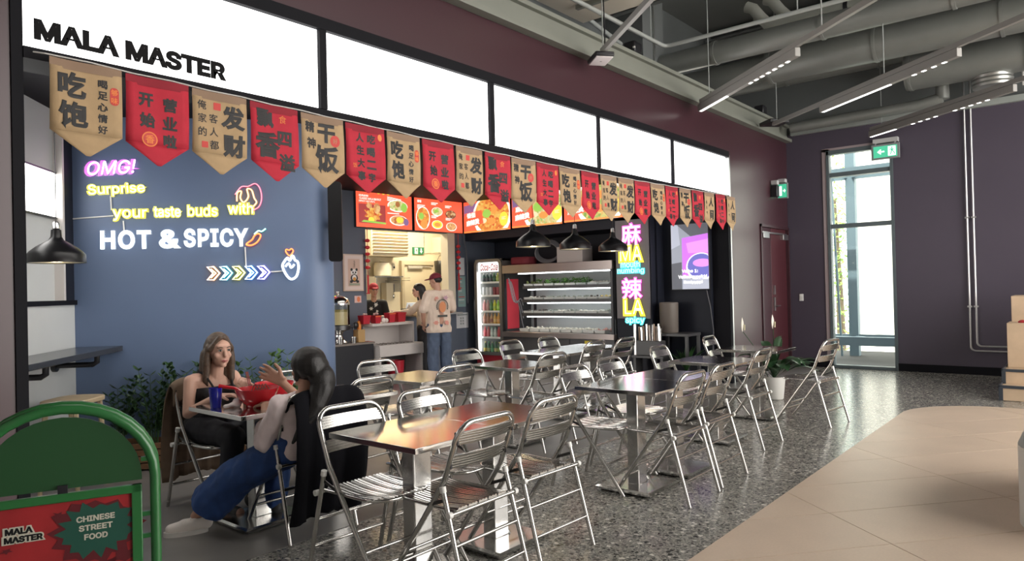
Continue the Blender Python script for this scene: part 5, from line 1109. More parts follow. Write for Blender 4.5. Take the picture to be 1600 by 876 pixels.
# ---- dark haired woman, back to us, leg stretched out
w2 = thing('person', 'seated woman with dark hair tied back, pale blouse and wide blue jeans, hand raised', 'person', (2.46, -.36, 0), 0)
hp2, T2, R2 = head((.0, -.105, 1.015), yaw=.25, pitch=.05, s=.98)
body2 = hp2+[cap_((0, -.09, .82), (0, -.10, .93), .05, .047), ell_((0, -.065, .74), (.155, .105, .13)), cap_((-.13, -.07, .80), (.13, -.07, .80), .052, .052), cap_((0, -.03, .55), (0, -.05, .70), .125, .12), ell_((0, -.03, .54), (.16, .13, .10)),
  cap_((-.160, -.06, .795), (-.205, .05, .565), .046, .038), cap_((-.205, .05, .565), (-.095, .205, .762), .036, .025), cap_((.155, -.06, .795), (.205, .085, .665), .046, .038), cap_((.205, .085, .665), (.045, .225, .880), .036, .025)]
body2 += hand((-.095, .205, .764), (.5, .8, .02), (0, 0, -1), 1, .3) + hand((.045, .225, .890), (-.38, .80, .42), (-.8, -.5, .1), 1, .12, 1.15, 7)
body2 += [cap_((-.08, -.02, .52), (-.26, .28, .35), .085, .06), cap_((-.26, .28, .35), (-.40, .50, .10), .055, .036), cap_((-.385, .485, .07), (-.50, .55, .04), .032, .026), cap_((.08, -.02, .53), (.09, .36, .50), .085, .062), cap_((.09, .36, .50), (.06, .42, .10), .056, .038), cap_((.06, .40, .05), (.06, .56, .035), .038, .03)]
organic('body', body2, .0062, skin2, w2, it=2); face(w2, T2, R2, .98, hair_dk)
bl = [ell_((0, -.065, .735), (.155, .105, .13)), cap_((-.13, -.07, .80), (.13, -.07, .80), .054, .054), cap_((0, -.025, .52), (0, -.05, .70), .145, .13), ell_((0, -.03, .52), (.165, .135, .10)),
  cap_((-.160, -.06, .795), (-.205, .05, .570), .056, .054), cap_((-.205, .05, .570), (-.165, .105, .645), .055, .046), cap_((.155, -.06, .795), (.205, .085, .665), .056, .052), cap_((.205, .085, .665), (.155, .125, .730), .052, .044)]
organic('blouse', bl, .0085, M('pale_pink_blouse', (.78, .66, .66), .75, var=.05, vs=20), w2, cuts=[(Vector((0, 0, .868)), Vector((0, 0, 1))), (Vector((0, 0, .475)), Vector((0, .1, -1)).normalized())], grow=.006, fold=.011, seed=3)
denim = M('blue_denim', (.020, .058, .19), .8, var=.18, vs=12, bump=.15, bs=300)
jn = [cap_((-.08, -.01, .515), (-.245, .265, .355), .112, .118), cap_((-.245, .265, .355), (-.400, .490, .10), .118, .122), ell_((0, -.03, .515), (.172, .14, .095)), cap_((.08, -.01, .52), (.09, .36, .49), .098, .085), cap_((.09, .36, .49), (.06, .40, .14), .085, .095)]
organic('jeans', jn, .0095, denim, w2, cuts=[(Vector((-.365, .440, .165)), Vector((-.39, .58, -.72)).normalized())], fold=.014, seed=8)
shoe_w = M('white_trainer', (.76, .71, .66), .6); sole_w = M('white_sole', (.68, .66, .63), .5)
def trainer(root, heel, toe, m, ms, name='shoe'):
    h = Vector(heel); t_ = Vector(toe); d = (t_-h).normalized()
    o = organic(name, [cap_(h+Vector((0, 0, .055)), h+d*.12+Vector((0, 0, .055)), .040, .040), cap_(h+d*.10+Vector((0, 0, .05)), t_-d*.03+Vector((0, 0, .042)), .042, .032), cap_(h+Vector((0, 0, .08)), h+d*.05+Vector((0, 0, .085)), .036, .036)], .007, m, root, cuts=[(Vector((0, 0, .024)), Vector((0, 0, -1)))])
    p = d.cross(Vector((0, 0, 1))); q = []
    for k in range(24):
        a = 2*pi*k/24; L = (t_-h).length/2; c_ = (h+t_)/2; q.append(tuple((c_+d*(L+.012)*cos(a)*(1.0)+p*(.046*sin(a)*(1+.12*cos(a)))).xy))
    MB().hprism(q, .0, .028).build('sole', ms, o, ang=.6)
    lc = MB()
    for k in range(4): u = h+d*(.085+.026*k)+Vector((0, 0, .098-.008*k)); lc.tube([u-p*.025-Vector((0, 0, .006)), u+Vector((0, 0, .004)), u+p*.025-Vector((0, 0, .006))], .0028, 5)
    lc.build('laces', ms, o)
trainer(w2, (-.355, .470, 0), (-.555, .575, 0), shoe_w, sole_w)
trainer(w2, (.06, .36, 0), (.06, .58, 0), M('dark_trainer', (.03, .03, .032), .6), sole_w)
hr = [ell_(T2((0, -.022, .014)), (.100, .112, .104), R2), ell_(T2((.01, -.075, -.02)), (.085, .065, .085), R2), ell_((.045, -.200, .93), (.080, .072, .10)),
      cap_((.035, -.205, .88), (-.01, -.215, .79), .074, .062), cap_((-.01, -.215, .79), (-.085, -.205, .69), .060, .040), cap_((-.085, -.205, .69), (-.150, -.175, .585), .038, .010), cap_(T2((-.07, .01, .0)), T2((-.075, .02, -.075)), .02, .012)]
organic('hair', hr, .007, hair_dk, w2, it=2, fold=.005)
MB().tube([(-.045+.055*cos(a), -.21+.045*sin(a), .735+.03*cos(a)) for a in [2*pi*k/14 for k in range(14)]], .010, 6, closed=True).build('hair_tie', cami, w2)
# ---- jackets draped on the chairs
def jacket(name, label, loc, rz, mat, w, zf, zb, top=.872, seed=1, sleeves=True, skew=0.0):
    t = thing(name, label, 'jacket', loc, rz); rnd = random.Random(seed)
    prof = [(.035+.02*(1-k/5), zf+(top-.02-zf)*k/5) for k in range(6)]+[(.012, top), (-.012, top+.004), (-.035, top-.02)]+[(-.055-.035*sin(pi*k/9)-.012*k/9, top-.02-(top-.02-zb)*k/9) for k in range(1, 10)]
    n = len(prof)
    from mathutils import noise
    def fn(i, j):
        q = j*(n-1); k = min(int(q), n-2); f = q-k; y = prof[k][0]*(1-f)+prof[k+1][0]*f; z = prof[k][1]*(1-f)+prof[k+1][1]*f
        s_ = 2*i-1; dn = max(0, (top-z)/(top-zb)); ww = w*(1+.10*dn-.10*(dn**3)*1.0); x = s_*ww+skew*dn
        y += .026*noise.noise(Vector((s_*3.3+seed, 0, z*1.2)))*(.4+2*dn)+.020*noise.noise(Vector((s_*7+seed, z*1.5, 0)))*(.2+1.4*dn)
        z += -.03*dn*(abs(s_)**2)*(1 if j > .5 else .3)+.03*noise.noise(Vector((s_*4, seed, 5)))*dn
        z -= .05*(abs(s_)**6)*(1-dn)
        return (x, y-.245, z)
    MB().grid(fn, 22, 34).build('cloth', mat, t, solid=.010, ang=2)
    if sleeves:
        for s_ in (-1, 1):
            x = s_*w*.72
            organic('sleeve', [cap_((x, -.325, top-.14), (x+s_*.02, -.345, top-.40), .052, .050), cap_((x+s_*.02, -.345, top-.40), (x+s_*.0, -.340, zb+.03), .048, .042)], .011, mat, t, fold=.012, seed=seed+s_)
    return t
jacket('jacket', 'black jacket draped over the chair of the dark haired woman', (2.565, -.29, 0), -.05, M('black_wool', (.006, .006, .009), .9, spec=.2), .238, .80, .15, seed=4, skew=-.06, sleeves=False)
jacket('jacket', 'brown jacket draped over the chair of the fair haired woman', (2.43, .55, 0), pi+.03, M('brown_twill', (.155, .105, .070), .8, var=.08, vs=20), .215, .74, .19, top=.875, seed=9, skew=.03, sleeves=False)
# ---- man in the maroon cap at the counter
mn = thing('person', 'standing man in maroon cap, cream printed t-shirt and blue jeans at the counter', 'person', (7.76, 3.86, 0), -.42)
hp3, T3, R3 = head((-.02, .06, 1.615), yaw=.85, pitch=.22, s=1.0)
body3 = hp3+[cap_((0, -.01, 1.40), (-.01, .035, 1.53), .058, .055), ell_((0, 0, 1.27), (.185, .115, .19)), cap_((-.16, -.01, 1.395), (.16, -.01, 1.395), .06, .06), cap_((0, 0, .95), (0, 0, 1.15), .14, .145), ell_((0, 0, .92), (.165, .12, .12)),
  cap_((-.19, -.01, 1.385), (-.255, .0, 1.12), .055, .045), cap_((-.255, .0, 1.12), (-.205, .14, .92), .042, .03), cap_((.19, -.01, 1.385), (.25, .06, 1.13), .055, .045), cap_((.25, .06, 1.13), (.20, .26, 1.07), .042, .03)]
body3 += hand((-.205, .14, .915), (.1, .35, -.9), (1, .2, 0), 1, .4)+hand((.20, .26, 1.07), (-.5, .85, .1), (0, 0, -1), 1, .4)
for s_ in (-1, 1): body3 += [cap_((s_*.09, 0, .88), (s_*.105, .01, .48), .085, .06), cap_((s_*.105, .01, .48), (s_*.11, -.02, .09), .058, .042), cap_((s_*.11, -.02, .05), (s_*.13, .13, .035), .04, .034)]
organic('body', body3, .011, skin2, mn, it=2); face(mn, T3, R3, 1.0, hair_dk)
ts = [ell_((0, 0, 1.26), (.190, .12, .19)), cap_((-.15, -.01, 1.395), (.15, -.01, 1.395), .064, .064), cap_((-.05, 0, .88), (-.05, 0, 1.2), .135, .135), cap_((.05, 0, .88), (.05, 0, 1.2), .135, .135), cap_((-.09, 0, .84), (.09, 0, .84), .115, .115), cap_((-.18, -.01, 1.385), (-.250, .0, 1.16), .064, .072), cap_((.18, -.01, 1.385), (.243, .05, 1.17), .064, .070)]
organic('t_shirt', ts, .013, M('cream_cotton', (.62, .50, .41), .85, var=.04, vs=12), mn, cuts=[(Vector((0, 0, 1.465)), Vector((0, .15, 1)).normalized()), (Vector((0, 0, .79)), Vector((0, 0, -1)))], grow=.004, fold=.010, seed=2)
pr = MB(); PFr = lambda p: (p[0], -.172+.030*(abs(p[0])/.13)**2-p[1], p[2])
pr_or = M('print_orange', (.55, .22, .10), .8); pr_dk = M('print_dark', (.06, .06, .055), .8); pr_pu = M('print_mauve', (.42, .25, .30), .8); pr_pk = M('print_coral', (.58, .25, .20), .8)
mb = MB()
mb.add([PFr((x, .002, z)) for x, z in disc(.005, 1.19, .055, .085, 20)], [tuple(range(20))], 0)
for k in range(17):
    a = pi*(-.12+1.24*k/16); x = .005+.092*cos(a); z = 1.20+.105*sin(a); mb.add([PFr((x+dx, .002, z+dz)) for dx, dz in ((-.009, -.011), (.009, -.011), (.009, .011), (-.009, .011))], [(0, 1, 2, 3)], 1)
mb.add([PFr((x, .002, z)) for x, z in rect(-.075, 1.035, .085, 1.068)], [(0, 1, 2, 3)], 1)
for cx, cz, r, mi in ((-.09, 1.33, .035, 3), (.06, 1.335, .05, 2), (-.10, .95, .045, 3), (.075, .945, .05, 3)):
    q = star(cx, cz, r, r*.9, 6, .55, .2); mb.add([PFr((x, .002, z)) for x, z in q], [tuple(range(len(q)))], mi)
mb.build('back_print', [pr_or, pr_dk, pr_pu, pr_pk], mn, smooth=False)
jn = []
for s_ in (-1, 1): jn += [cap_((s_*.09, 0, .88), (s_*.105, .01, .48), .105, .092), cap_((s_*.105, .01, .48), (s_*.11, -.01, .12), .092, .088)]
organic('jeans', jn+[ell_((0, 0, .90), (.175, .13, .11))], .013, M('faded_denim', (.062, .085, .135), .85, var=.2, vs=10), mn, cuts=[(Vector((0, 0, .07)), Vector((0, 0, -1)))], fold=.012, seed=5)
for s_ in (-1, 1): trainer(mn, (s_*.11, -.06, 0), (s_*.135, .17, 0), M('dark_trainer', (.03, .03, .032), .6), M('dark_sole', (.05, .05, .05), .6))
capm = M('maroon_cap', (.15, .012, .025), .8)
organic('cap', [ell_(T3((0, -.008, .035)), (.084, .102, .080), R3), ell_(T3((0, .12, .038)), (.066, .066, .010), R3)], .007, capm, mn, cuts=[(T3((0, 0, .018)), R3 @ Vector((0, 0, -1)))])
MB().ell(T3((0, -.008, .117)), (.009, .009, .006), 8, 5).build('cap_button', capm, mn)
organic('hair', [ell_(T3((0, -.02, -.008)), (.080, .090, .060), R3)], .009, hair_dk, mn, it=2)
MB().lathe([(.030, -.012), (.034, 0), (.030, .012)], 14, (-.212, .125, .945)).build('watch', black_plastic, mn)
# ---- companion with long dark hair, arms reaching over the counter
cp_ = thing('person', 'woman with long dark hair and cream sleeves reaching over the hatch counter', 'person', (7.98, 4.42, 0), .30)
hp4, T4, R4 = head((-.03, .10, 1.47), yaw=.75, pitch=.25, s=.95)
body4 = hp4+[cap_((0, .02, 1.26), (-.01, .06, 1.38), .048, .045), ell_((0, .0, 1.13), (.15, .10, .17)), cap_((-.13, 0, 1.245), (.13, 0, 1.245), .05, .05), cap_((0, 0, .86), (0, 0, 1.05), .12, .12), ell_((0, 0, .85), (.155, .12, .12)),
   cap_((-.155, .0, 1.235), (-.20, .16, 1.10), .045, .038), cap_((-.20, .16, 1.10), (-.38, .33, 1.11), .036, .026), cap_((.155, .0, 1.235), (.14, .15, 1.04), .045, .038), cap_((.14, .15, 1.04), (-.06, .24, 1.085), .036, .026)]
body4 += hand((-.38, .33, 1.11), (-.8, .5, -.3), (0, -.2, -1), -1, .4)+hand((-.06, .24, 1.085), (-.9, .3, .1), (0, .3, -1), 1, .4)
for s_ in (-1, 1): body4 += [cap_((s_*.08, 0, .82), (s_*.09, .01, .45), .08, .056), cap_((s_*.09, .01, .45), (s_*.09, -.01, .09), .054, .04), cap_((s_*.09, -.01, .05), (s_*.10, .12, .035), .038, .032)]
organic('body', body4, .012, skin1, cp_, it=2); face(cp_, T4, R4, .95, hair_dk)
organic('jumper', [ell_((0, .0, 1.12), (.155, .105, .17)), cap_((-.13, 0, 1.24), (.13, 0, 1.24), .06, .06), cap_((0, 0, .84), (0, 0, 1.05), .135, .13), cap_((-.155, .0, 1.235), (-.20, .16, 1.10), .058, .055), cap_((-.20, .16, 1.10), (-.29, .245, 1.105), .054, .045), cap_((.155, .0, 1.235), (.14, .15, 1.04), .058, .055), cap_((.14, .15, 1.04), (.0, .215, 1.07), .054, .045)], .013, M('cream_knit', (.66, .57, .46), .85), cp_, cuts=[(Vector((0, 0, 1.31)), Vector((0, 0, 1))), (Vector((0, 0, .76)), Vector((0, 0, -1)))], grow=.004, fold=.008)
tk = []
for s_ in (-1, 1): tk += [cap_((s_*.08, 0, .82), (s_*.09, .01, .45), .092, .07), cap_((s_*.09, .01, .45), (s_*.09, -.01, .10), .07, .065)]
organic('trousers', tk+[ell_((0, 0, .84), (.162, .125, .11))], .014, M('charcoal_trousers', (.03, .03, .035), .85), cp_, fold=.006)
organic('hair', [ell_(T4((0, -.02, .02)), (.085, .095, .088), R4), cap_(T4((0, -.06, .0)), T4((.02, -.07, -.30)), .075, .06), cap_(T4((.07, .0, .0)), T4((.075, .01, -.26)), .03, .035), cap_(T4((-.07, -.02, .0)), T4((-.075, -.01, -.2)), .028, .03)], .011, hair_dk, cp_, it=2)
# ---- cook in the red cap inside the kitchen
ck = thing('person', 'kitchen worker with red cap, dark jacket and white printed front behind the hatch', 'person', (7.72, 5.40, .05), 2.5)
hp5, T5, R5 = head((.0, .05, 1.44), yaw=.2, pitch=.15, s=.97)
body5 = hp5+[cap_((0, .0, 1.22), (0, .03, 1.35), .05, .047), ell_((0, -.01, 1.09), (.16, .105, .18)), cap_((-.14, -.01, 1.21), (.14, -.01, 1.21), .055, .055), cap_((0, 0, .82), (0, 0, 1.0), .125, .125),
  cap_((-.17, .0, 1.20), (-.22, .05, .96), .05, .04), cap_((-.22, .05, .96), (-.12, .24, .98), .038, .028), cap_((.17, .0, 1.20), (.22, .05, .96), .05, .04), cap_((.22, .05, .96), (.12, .24, .98), .038, .028)]
body5 += hand((-.12, .24, .98), (.5, .8, 0), (0, 0, -1), 1, .4)+hand((.12, .24, .98), (-.5, .8, 0), (0, 0, -1), -1, .4)
for s_ in (-1, 1): body5 += [cap_((s_*.08, 0, .82), (s_*.09, .01, .45), .08, .056), cap_((s_*.09, .01, .45), (s_*.09, -.01, .09), .054, .04), cap_((s_*.09, -.01, .05), (s_*.10, .12, .035), .038, .032)]
organic('body', body5, .012, skin2, ck, it=2); face(ck, T5, R5, .97, hair_dk)
organic('jacket', [ell_((0, -.01, 1.08), (.165, .11, .18)), cap_((-.14, -.01, 1.205), (.14, -.01, 1.205), .064, .064), cap_((0, 0, .78), (0, 0, 1.0), .14, .138), cap_((-.17, .0, 1.20), (-.22, .05, .96), .06, .056), cap_((.17, .0, 1.20), (.22, .05, .96), .06, .056)], .013, M('black_cotton', (.015, .015, .017), .8), ck, cuts=[(Vector((0, 0, 1.275)), Vector((0, 0, 1)))], grow=.004)
mb = MB()
for cx, cz, r in ((-.03, 1.18, .038), (.05, 1.12, .035), (-.045, 1.07, .03), (.0, 1.02, .04), (.05, .95, .032)):
    q = star(cx, cz, r, r, 6, .5, .3); mb.add([(x, .132-.02*(abs(x)/.1)**2, z) for x, z in q], [tuple(range(len(q)))])
mb.build('white_print', M('white_print', (.7, .7, .68), .7), ck, smooth=False)
organic('trousers', [cap_((s_*.08, 0, .82), (s_*.09, 0, .10), .09, .065) for s_ in (-1, 1)]+[ell_((0, 0, .82), (.155, .12, .11))], .014, M('black_cotton', (.015, .015, .017), .8), ck)
organic('cap', [ell_(T5((0, -.005, .03)), (.085, .100, .088), R5), ell_(T5((0, .11, .038)), (.062, .062, .010), R5)], .008, M('bright_red_cap', (.36, .02, .035), .8), ck, cuts=[(T5((0, 0, .012)), R5 @ Vector((0, 0, -1)))])
organic('hair', [ell_(T5((0, -.02, -.01)), (.080, .088, .065), R5)], .010, hair_dk, ck, it=2)
# ------------------------------------------------------------------ counter and serving hatch
cb = thing('counter_cabinet', 'black counter cabinet with grey top carrying the juice dispenser', 'cabinet', (6.50, 4.60, 0))
MB().box(-.36, .36, -.24, .24, .0, .665).build('body', M('black_laminate', (.012, .013, .018), .35), cb, bevel=.004); MB().box(-.375, .375, -.255, .24, .665, .695).build('worktop', M('brown_grey_top', (.20, .17, .15), .35), cb, bevel=.004); MB().box(.37, .374, -.2, .2, .05, .64).build('side_panel', M('slate_panel', (.09, .10, .12), .5), cb, smooth=False)
jd = thing('juice_dispenser', 'glass drink dispenser with domed steel lid on the black cabinet', 'dispenser', (6.36, 4.55, .695))
MB().lathe([(.15, 0), (.155, .012), (.11, .03), (.075, .07), (.055, .12), (.07, .17), (.15, .205), (.165, .215), (0, .215)], 24).build('stand', chrome, jd, ang=1)
MB().lathe([(.165, .20), (.172, .205), (.172, .27), (.165, .275)], 24).build('steel_band', M('dark_steel', (.10, .10, .10), .4, metal=1), jd, ang=.8)
MB().lathe([(.168, .275), (.168, .575), (.16, .575), (.16, .275)], 24, closed=True).build('glass_tank', glassmat('tank_glass', (.93, .94, .92), .15), jd)
MB().lathe([(.155, .28), (.155, .50), (0, .50)], 24).build('juice', M('pale_juice', (.50, .40, .22), .3), jd); MB().lathe([(.157, .47), (.157, .505), (0, .506)], 24).build('fruit_layer', M('juice_dark', (.24, .19, .06), .4), jd)
MB().lathe([(.172, .575), (.172, .60), (.15, .66), (.09, .70), (.03, .715), (.02, .72), (.012, .735), (.028, .75), (.028, .77), (0, .775)], 24).build('lid', chrome, jd, ang=.9)
MB().tube([(.10, -.11, .235), (.15, -.16, .235), (.15, -.16, .20)], .014, 8).tube([(.15, -.16, .25), (.15, -.16, .29)], .008, 8).build('tap', black_plastic, jd)
for x, lab in ((6.52, 'small steel cup on the black cabinet right of the dispenser foot'), (6.28, 'small steel cup on the black cabinet under the dispenser')):
    t = thing('steel_cup', lab, 'cup', (x, 4.40, .695)); MB().lathe([(.035, 0), (.042, .09), (.038, .09), (.03, .006), (0, .006)], 14).build('cup', chrome, t, ang=.8)
t = thing('napkin_box', 'amber box of wrapped sticks on the black cabinet beside the dispenser', 'box', (6.70, 4.50, .695)); MB().box(-.065, .065, -.06, .06, 0, .19).build('box', M('amber_box', (.42, .26, .10), .5), t, bevel=.004); MB().lathe([(.03, .19), (.035, .30), (.02, .32), (0, .32)], 10).build('orange_top', M('orange_plastic', (.75, .24, .03), .4), t); MB().ell((-.06, 0, .26), (.05, .03, .05)).build('black_pouch', black_plastic, t)
t = thing('receipt', 'pinkish paper slip lying at the right end of the black cabinet', 'paper', (6.80, 4.42, .697)); MB().box(-.05, .05, -.07, .07, 0, .004).build('sheet', M('pink_paper', (.55, .22, .18), .7), t, smooth=False)
bd = thing('red_banner', 'narrow red banner board with bright rainbow edge behind the dispenser', 'banner', (6.33, 4.74, .695)); MB().box(-.10, .045, -.015, .015, 0, 1.24).build('board', M('banner_red', (.55, .02, .03), .45, es=.35, ec=(.9, .05, .05)), bd, smooth=False)
for k, (z0, m_) in enumerate(((.52, NC), (.78, NY), (1.0, NPk))): MB().box(.045, .085, -.015, .015, z0, z0+(.25 if k else .26)).build('lit_edge', m_, bd, smooth=False)
MB().box(-.16, .14, -.05, .05, 0, .02).build('foot', black_plastic, bd, smooth=False)
wu = thing('white_counter', 'white open counter unit with drawer and shelf below the hatch', 'counter', (7.30, 4.47, 0)); wl = M('white_laminate', (.50, .46, .44), .45, var=.03, vs=4)
MB().box(-.50, .34, -.16, .20, .925, .965).build('upper_shelf', wl, wu, bevel=.003); MB().box(-.42, .34, .17, .20, .63, .925).build('back_panel', wl, wu, smooth=False)
MB().box(.31, .34, -.16, .20, .63, .925).build('upright', wl, wu, smooth=False); MB().box(-.42, .47, -.22, .20, .60, .63).build('tray_deck', wl, wu, bevel=.003); MB().box(-.42, .47, -.235, -.21, .455, .615).build('drawer', wl, wu, bevel=.003)
MB().box(-.42, -.385, -.21, .20, 0, .60).build('side_panel', wl, wu, smooth=False); MB().box(.435, .47, -.21, .20, 0, .60).build('side_panel', wl, wu, smooth=False); MB().box(-.385, .435, .17, .20, 0, .60).build('lower_back', M('grey_inside', (.10, .095, .095), .6), wu, smooth=False)
rnd = random.Random(11)
for k in range(9):
    t = thing('spoon', 'steel spoon in the white counter tray, '+['leftmost', 'second from the left', 'third from the left', 'fourth from the left', 'middle one', 'fourth from the right', 'third from the right', 'second from the right', 'rightmost'][k], 'cutlery', (6.96+.075*k, 4.34, .636), rnd.uniform(-.3, .3), 'spoons laid out in the counter tray'); MB().ell((0, -.05, .008), (.016, .026, .007), 10, 6).tube([(0, -.025, .008), (0, .09, .016)], .005, 6).build('spoon', chrome, t)
t = thing('red_bin', 'red plastic bin tucked under the white counter unit', 'bin', (7.38, 4.47, 0)); MB().lathe([(.11, 0), (.14, .36), (.135, .36), (.105, .01), (0, .01)], 20).build('bin', M('red_plastic', (.42, .015, .03), .35), t, ang=.8)
rb = M('red_plastic', (.42, .015, .03), .35)
for k, (x, w, h, lab) in enumerate(((6.76, .14, .13, 'red plastic basket at the left end of the white counter shelf'), (6.98, .11, .12, 'small red bucket second from the left on the white counter shelf'), (7.26, .12, .15, 'taller red bucket with orange rim on the white counter shelf'), (7.46, .17, .15, 'widest red basket at the right end of the white counter shelf'))):
    t = thing('red_basket', lab, 'basket', (x, 4.45, .966), 0, 'red baskets along the counter shelf')
    mb = MB(); mb.add([(sx*w/2*o, sy*.07*o, z) for z, o in ((0, .82), (h, 1.0), (h, .92), (.01, .76)) for sx, sy in ((-1, -1), (1, -1), (1, 1), (-1, 1))], [(3, 2, 1, 0), (12, 13, 14, 15)]+[(i*4+j, i*4+(j+1) % 4, i*4+4+(j+1) % 4, i*4+4+j) for i in range(3) for j in range(4)]); mb.build('basket', rb, t, smooth=False)
    MB().box(-w/2-.004, w/2+.004, -.076, -.068, h-.02, h-.008).build('rim', M('orange_rim', (.70, .16, .04), .4) if k in (1, 2) else rb, t, smooth=False)
    if k < 3: veg(10, .04, w*.3, h+.03, 50+k, False).build('packets', M('packet_pink', (.62, .42, .40), .5), t)
for x, r, lab in ((7.09, .040, 'round white packet left of the tall red bucket'), (7.15, .036, 'pinkish round packet beside the tall red bucket')):
    t = thing('snack_packet', lab, 'packet', (x, 4.40, .966)); MB().ell((0, 0, r), (r, r*.8, r), 12, 8).build('packet', M('packet_white', (.66, .58, .54), .5), t)
# pictures, posters and strings on the back wall
pc = thing('framed_picture', 'framed panda print in pale frame on the grey wall left of the hatch', 'picture', (6.88, 4.865, 1.76)); QF = lambda p: (p[0], -p[1], p[2])
MB().box(-.19, .19, -.03, .0, -.29, .29).build('frame', M('pale_frame', (.58, .44, .36), .45), pc, bevel=.004); MB().box(-.168, .168, -.034, -.03, -.268, .268).build('mount', M('pinkish_mount', (.68, .56, .52), .7), pc, smooth=False)
mb = MB(); fl2(mb, QF, rect(-.115, -.215, .115, .215), 0, .036)
for poly, mi in ((disc(0, .0, .062, .055), 1), (disc(-.048, .047, .022, .022), 2), (disc(.048, .047, .022, .022), 2), (disc(0, -.085, .07, .06), 2), (disc(0, -.08, .042, .045), 1), (disc(-.024, .002, .014, .017), 2), (disc(.024, .002, .014, .017), 2), (disc(0, -.02, .010, .006), 2), (disc(-.06, -.14, .028, .022), 2), (disc(.06, -.14, .028, .022), 2), (disc(0, -.10, .03, .028), 3), (rect(-.10, -.20, .10, -.168), 4)):
    fl2(mb, QF, poly, mi, .037+.0008*(len(mb.f)))
put_text(mb, '吃\n好\n喝\n好', QF, .0, .135, h=.11, depth=.05, mi=2, line=.9)
mb.build('print', [M('print_rose', (.60, .42, .34), .7), M('print_white', (.75, .72, .70), .7), M('print_black', (.03, .03, .03), .7), M('print_ochre', (.60, .28, .06), .7), M('print_sage', (.30, .32, .24), .7)], pc, smooth=False)
t = thing('sticker', 'small square sticker with orange oval beside the dispenser lid', 'sticker', (6.97, 4.866, 1.34)); MB().box(-.065, .065, -.004, 0, -.055, .055).build('paper', M('sticker_pink', (.66, .45, .42), .6), t, smooth=False); mb = MB(); fl2(mb, QF, disc(.01, 0, .032, .042), 0, .006); mb.build('oval', M('print_ochre2', (.70, .20, .08), .6), t, smooth=False)
def lanterns(x, z0, dz, lab, zt, y=4.80):
    t = thing('lantern_string', lab, 'decoration', (x, y, 0))
    for k in range(5): MB().ell((0, 0, z0-dz*k), (.040, .040, .030), 12, 8).build('lantern', M('lantern_red', (.50, .015, .025), .5), t)
    MB().tube([(0, 0, 2.47), (0, 0, zt)], .005, 6).build('cord', M('lantern_cord', (.45, .03, .03), .6), t)
    MB().box(-.014, .014, -.006, .006, zt, zt+.30).build('tassel', M('lantern_red', (.50, .015, .025), .5), t, smooth=False); MB().box(-.03, .03, -.007, .007, zt-.0, zt+.02).build('tassel_foot', M('lantern_red', (.50, .015, .025), .5), t, smooth=False)
lanterns(7.13, 2.27, .107, 'string of five red lanterns hanging at the left jamb of the hatch', 1.42); lanterns(9.20, 2.24, .100, 'string of five red lanterns hanging at the right jamb of the hatch', 1.45)
t = thing('notice', 'blank white notice on the wall right of the right lantern string', 'poster', (9.345, 4.866, 1.88)); MB().box(-.07, .07, -.004, 0, -.16, .16).build('sheet', M('white_paper', (.58, .58, .60), .7), t, smooth=False)
t = thing('notice', 'teal and red printed poster on the wall left of the drinks fridge', 'poster', (9.33, 4.866, 1.42)); MB().box(-.10, .10, -.004, 0, -.28, .28).build('sheet', M('teal_paper', (.22, .34, .33), .7), t, smooth=False)
mb = MB(); rnd = random.Random(4)
for k in range(9): z = .24-.055*k; fl2(mb, QF, rect(-.085, z-.02, -.085+rnd.uniform(.08, .16), z), k % 3, .006)
mb.build('print', [M('poster_print_red', (.45, .10, .09), .7), M('poster_print_white', (.55, .58, .58), .7), M('poster_print_grey', (.25, .28, .28), .7)], t, smooth=False)
t = thing('notice', 'white notice sheet with grey diagram on the blue wall under the hatch', 'poster', (9.33, 4.866, .89)); MB().box(-.155, .155, -.004, 0, -.14, .14).build('sheet', M('white_paper', (.58, .58, .60), .7), t, smooth=False)
mb = MB(); fl2(mb, QF, rect(-.13, .09, .13, .115), 0, .006)
for k in range(6): x = -.06+.06*(k % 2); z = .04-.05*(k//2); fl2(mb, QF, rect(x, z-.016, x+.035, z+.016), 0, .006)
mb.build('print', M('poster_print_grey', (.25, .28, .28), .7), t, smooth=False)
t = thing('wall_cable', 'thin dark cable dropping beside the drinks fridge', 'cable', (9.36, 4.83, 0)); MB().tube([(0, 0, 2.45), (.01, -.06, 2.2), (.0, -.10, 1.9), (.02, -.07, 1.2)], .007, 6).build('cable', M('grey_cable', (.10, .10, .11), .5), t)
es = thing('edge_screen', 'tall black screen seen edge on at the rounded end of the blue wall', 'screen', (3.965, 1.285, 0), -.70)
MB().prism(rrect(.125, .74, .03, 4, 0, 2.11), -.03, .03).build('casing', M('gloss_black', (.004, .004, .005), .5, spec=.2), es, ang=.5); MB().box(-.03, .03, -.01, .12, 2.05, 2.15).build('bracket', black_plastic, es, smooth=False)
# things in the kitchen
kd = thing('kitchen_door', 'cream kitchen door with closer seen through the hatch', 'door', (9.815, 6.58, 0)); cr2 = M('cream_door', (.70, .62, .46), .45); cr3 = M('cream_frame', (.58, .50, .36), .45)
MB().box(-.40, .40, -.03, .0, 0, 1.98).build('door_leaf', cr2, kd, bevel=.004); MB().box(-.47, -.40, -.06, .02, 0, 2.06).box(.40, .47, -.06, .02, 0, 2.06).box(-.40, .40, -.06, .02, 1.98, 2.06).build('door_frame', cr3, kd, smooth=False); MB().box(-.30, .08, -.075, -.03, 1.90, 1.96).box(.08, .35, -.06, -.03, 1.93, 1.95).build('closer', M('closer_grey', (.45, .43, .38), .4), kd, bevel=.004)
ke = thing('exit_sign', 'green running man exit sign on the cream kitchen wall', 'sign', (9.86, 6.59, 2.27)); KF = frame((0, -.012, 0), (1, 0, 0), (0, -1, 0))
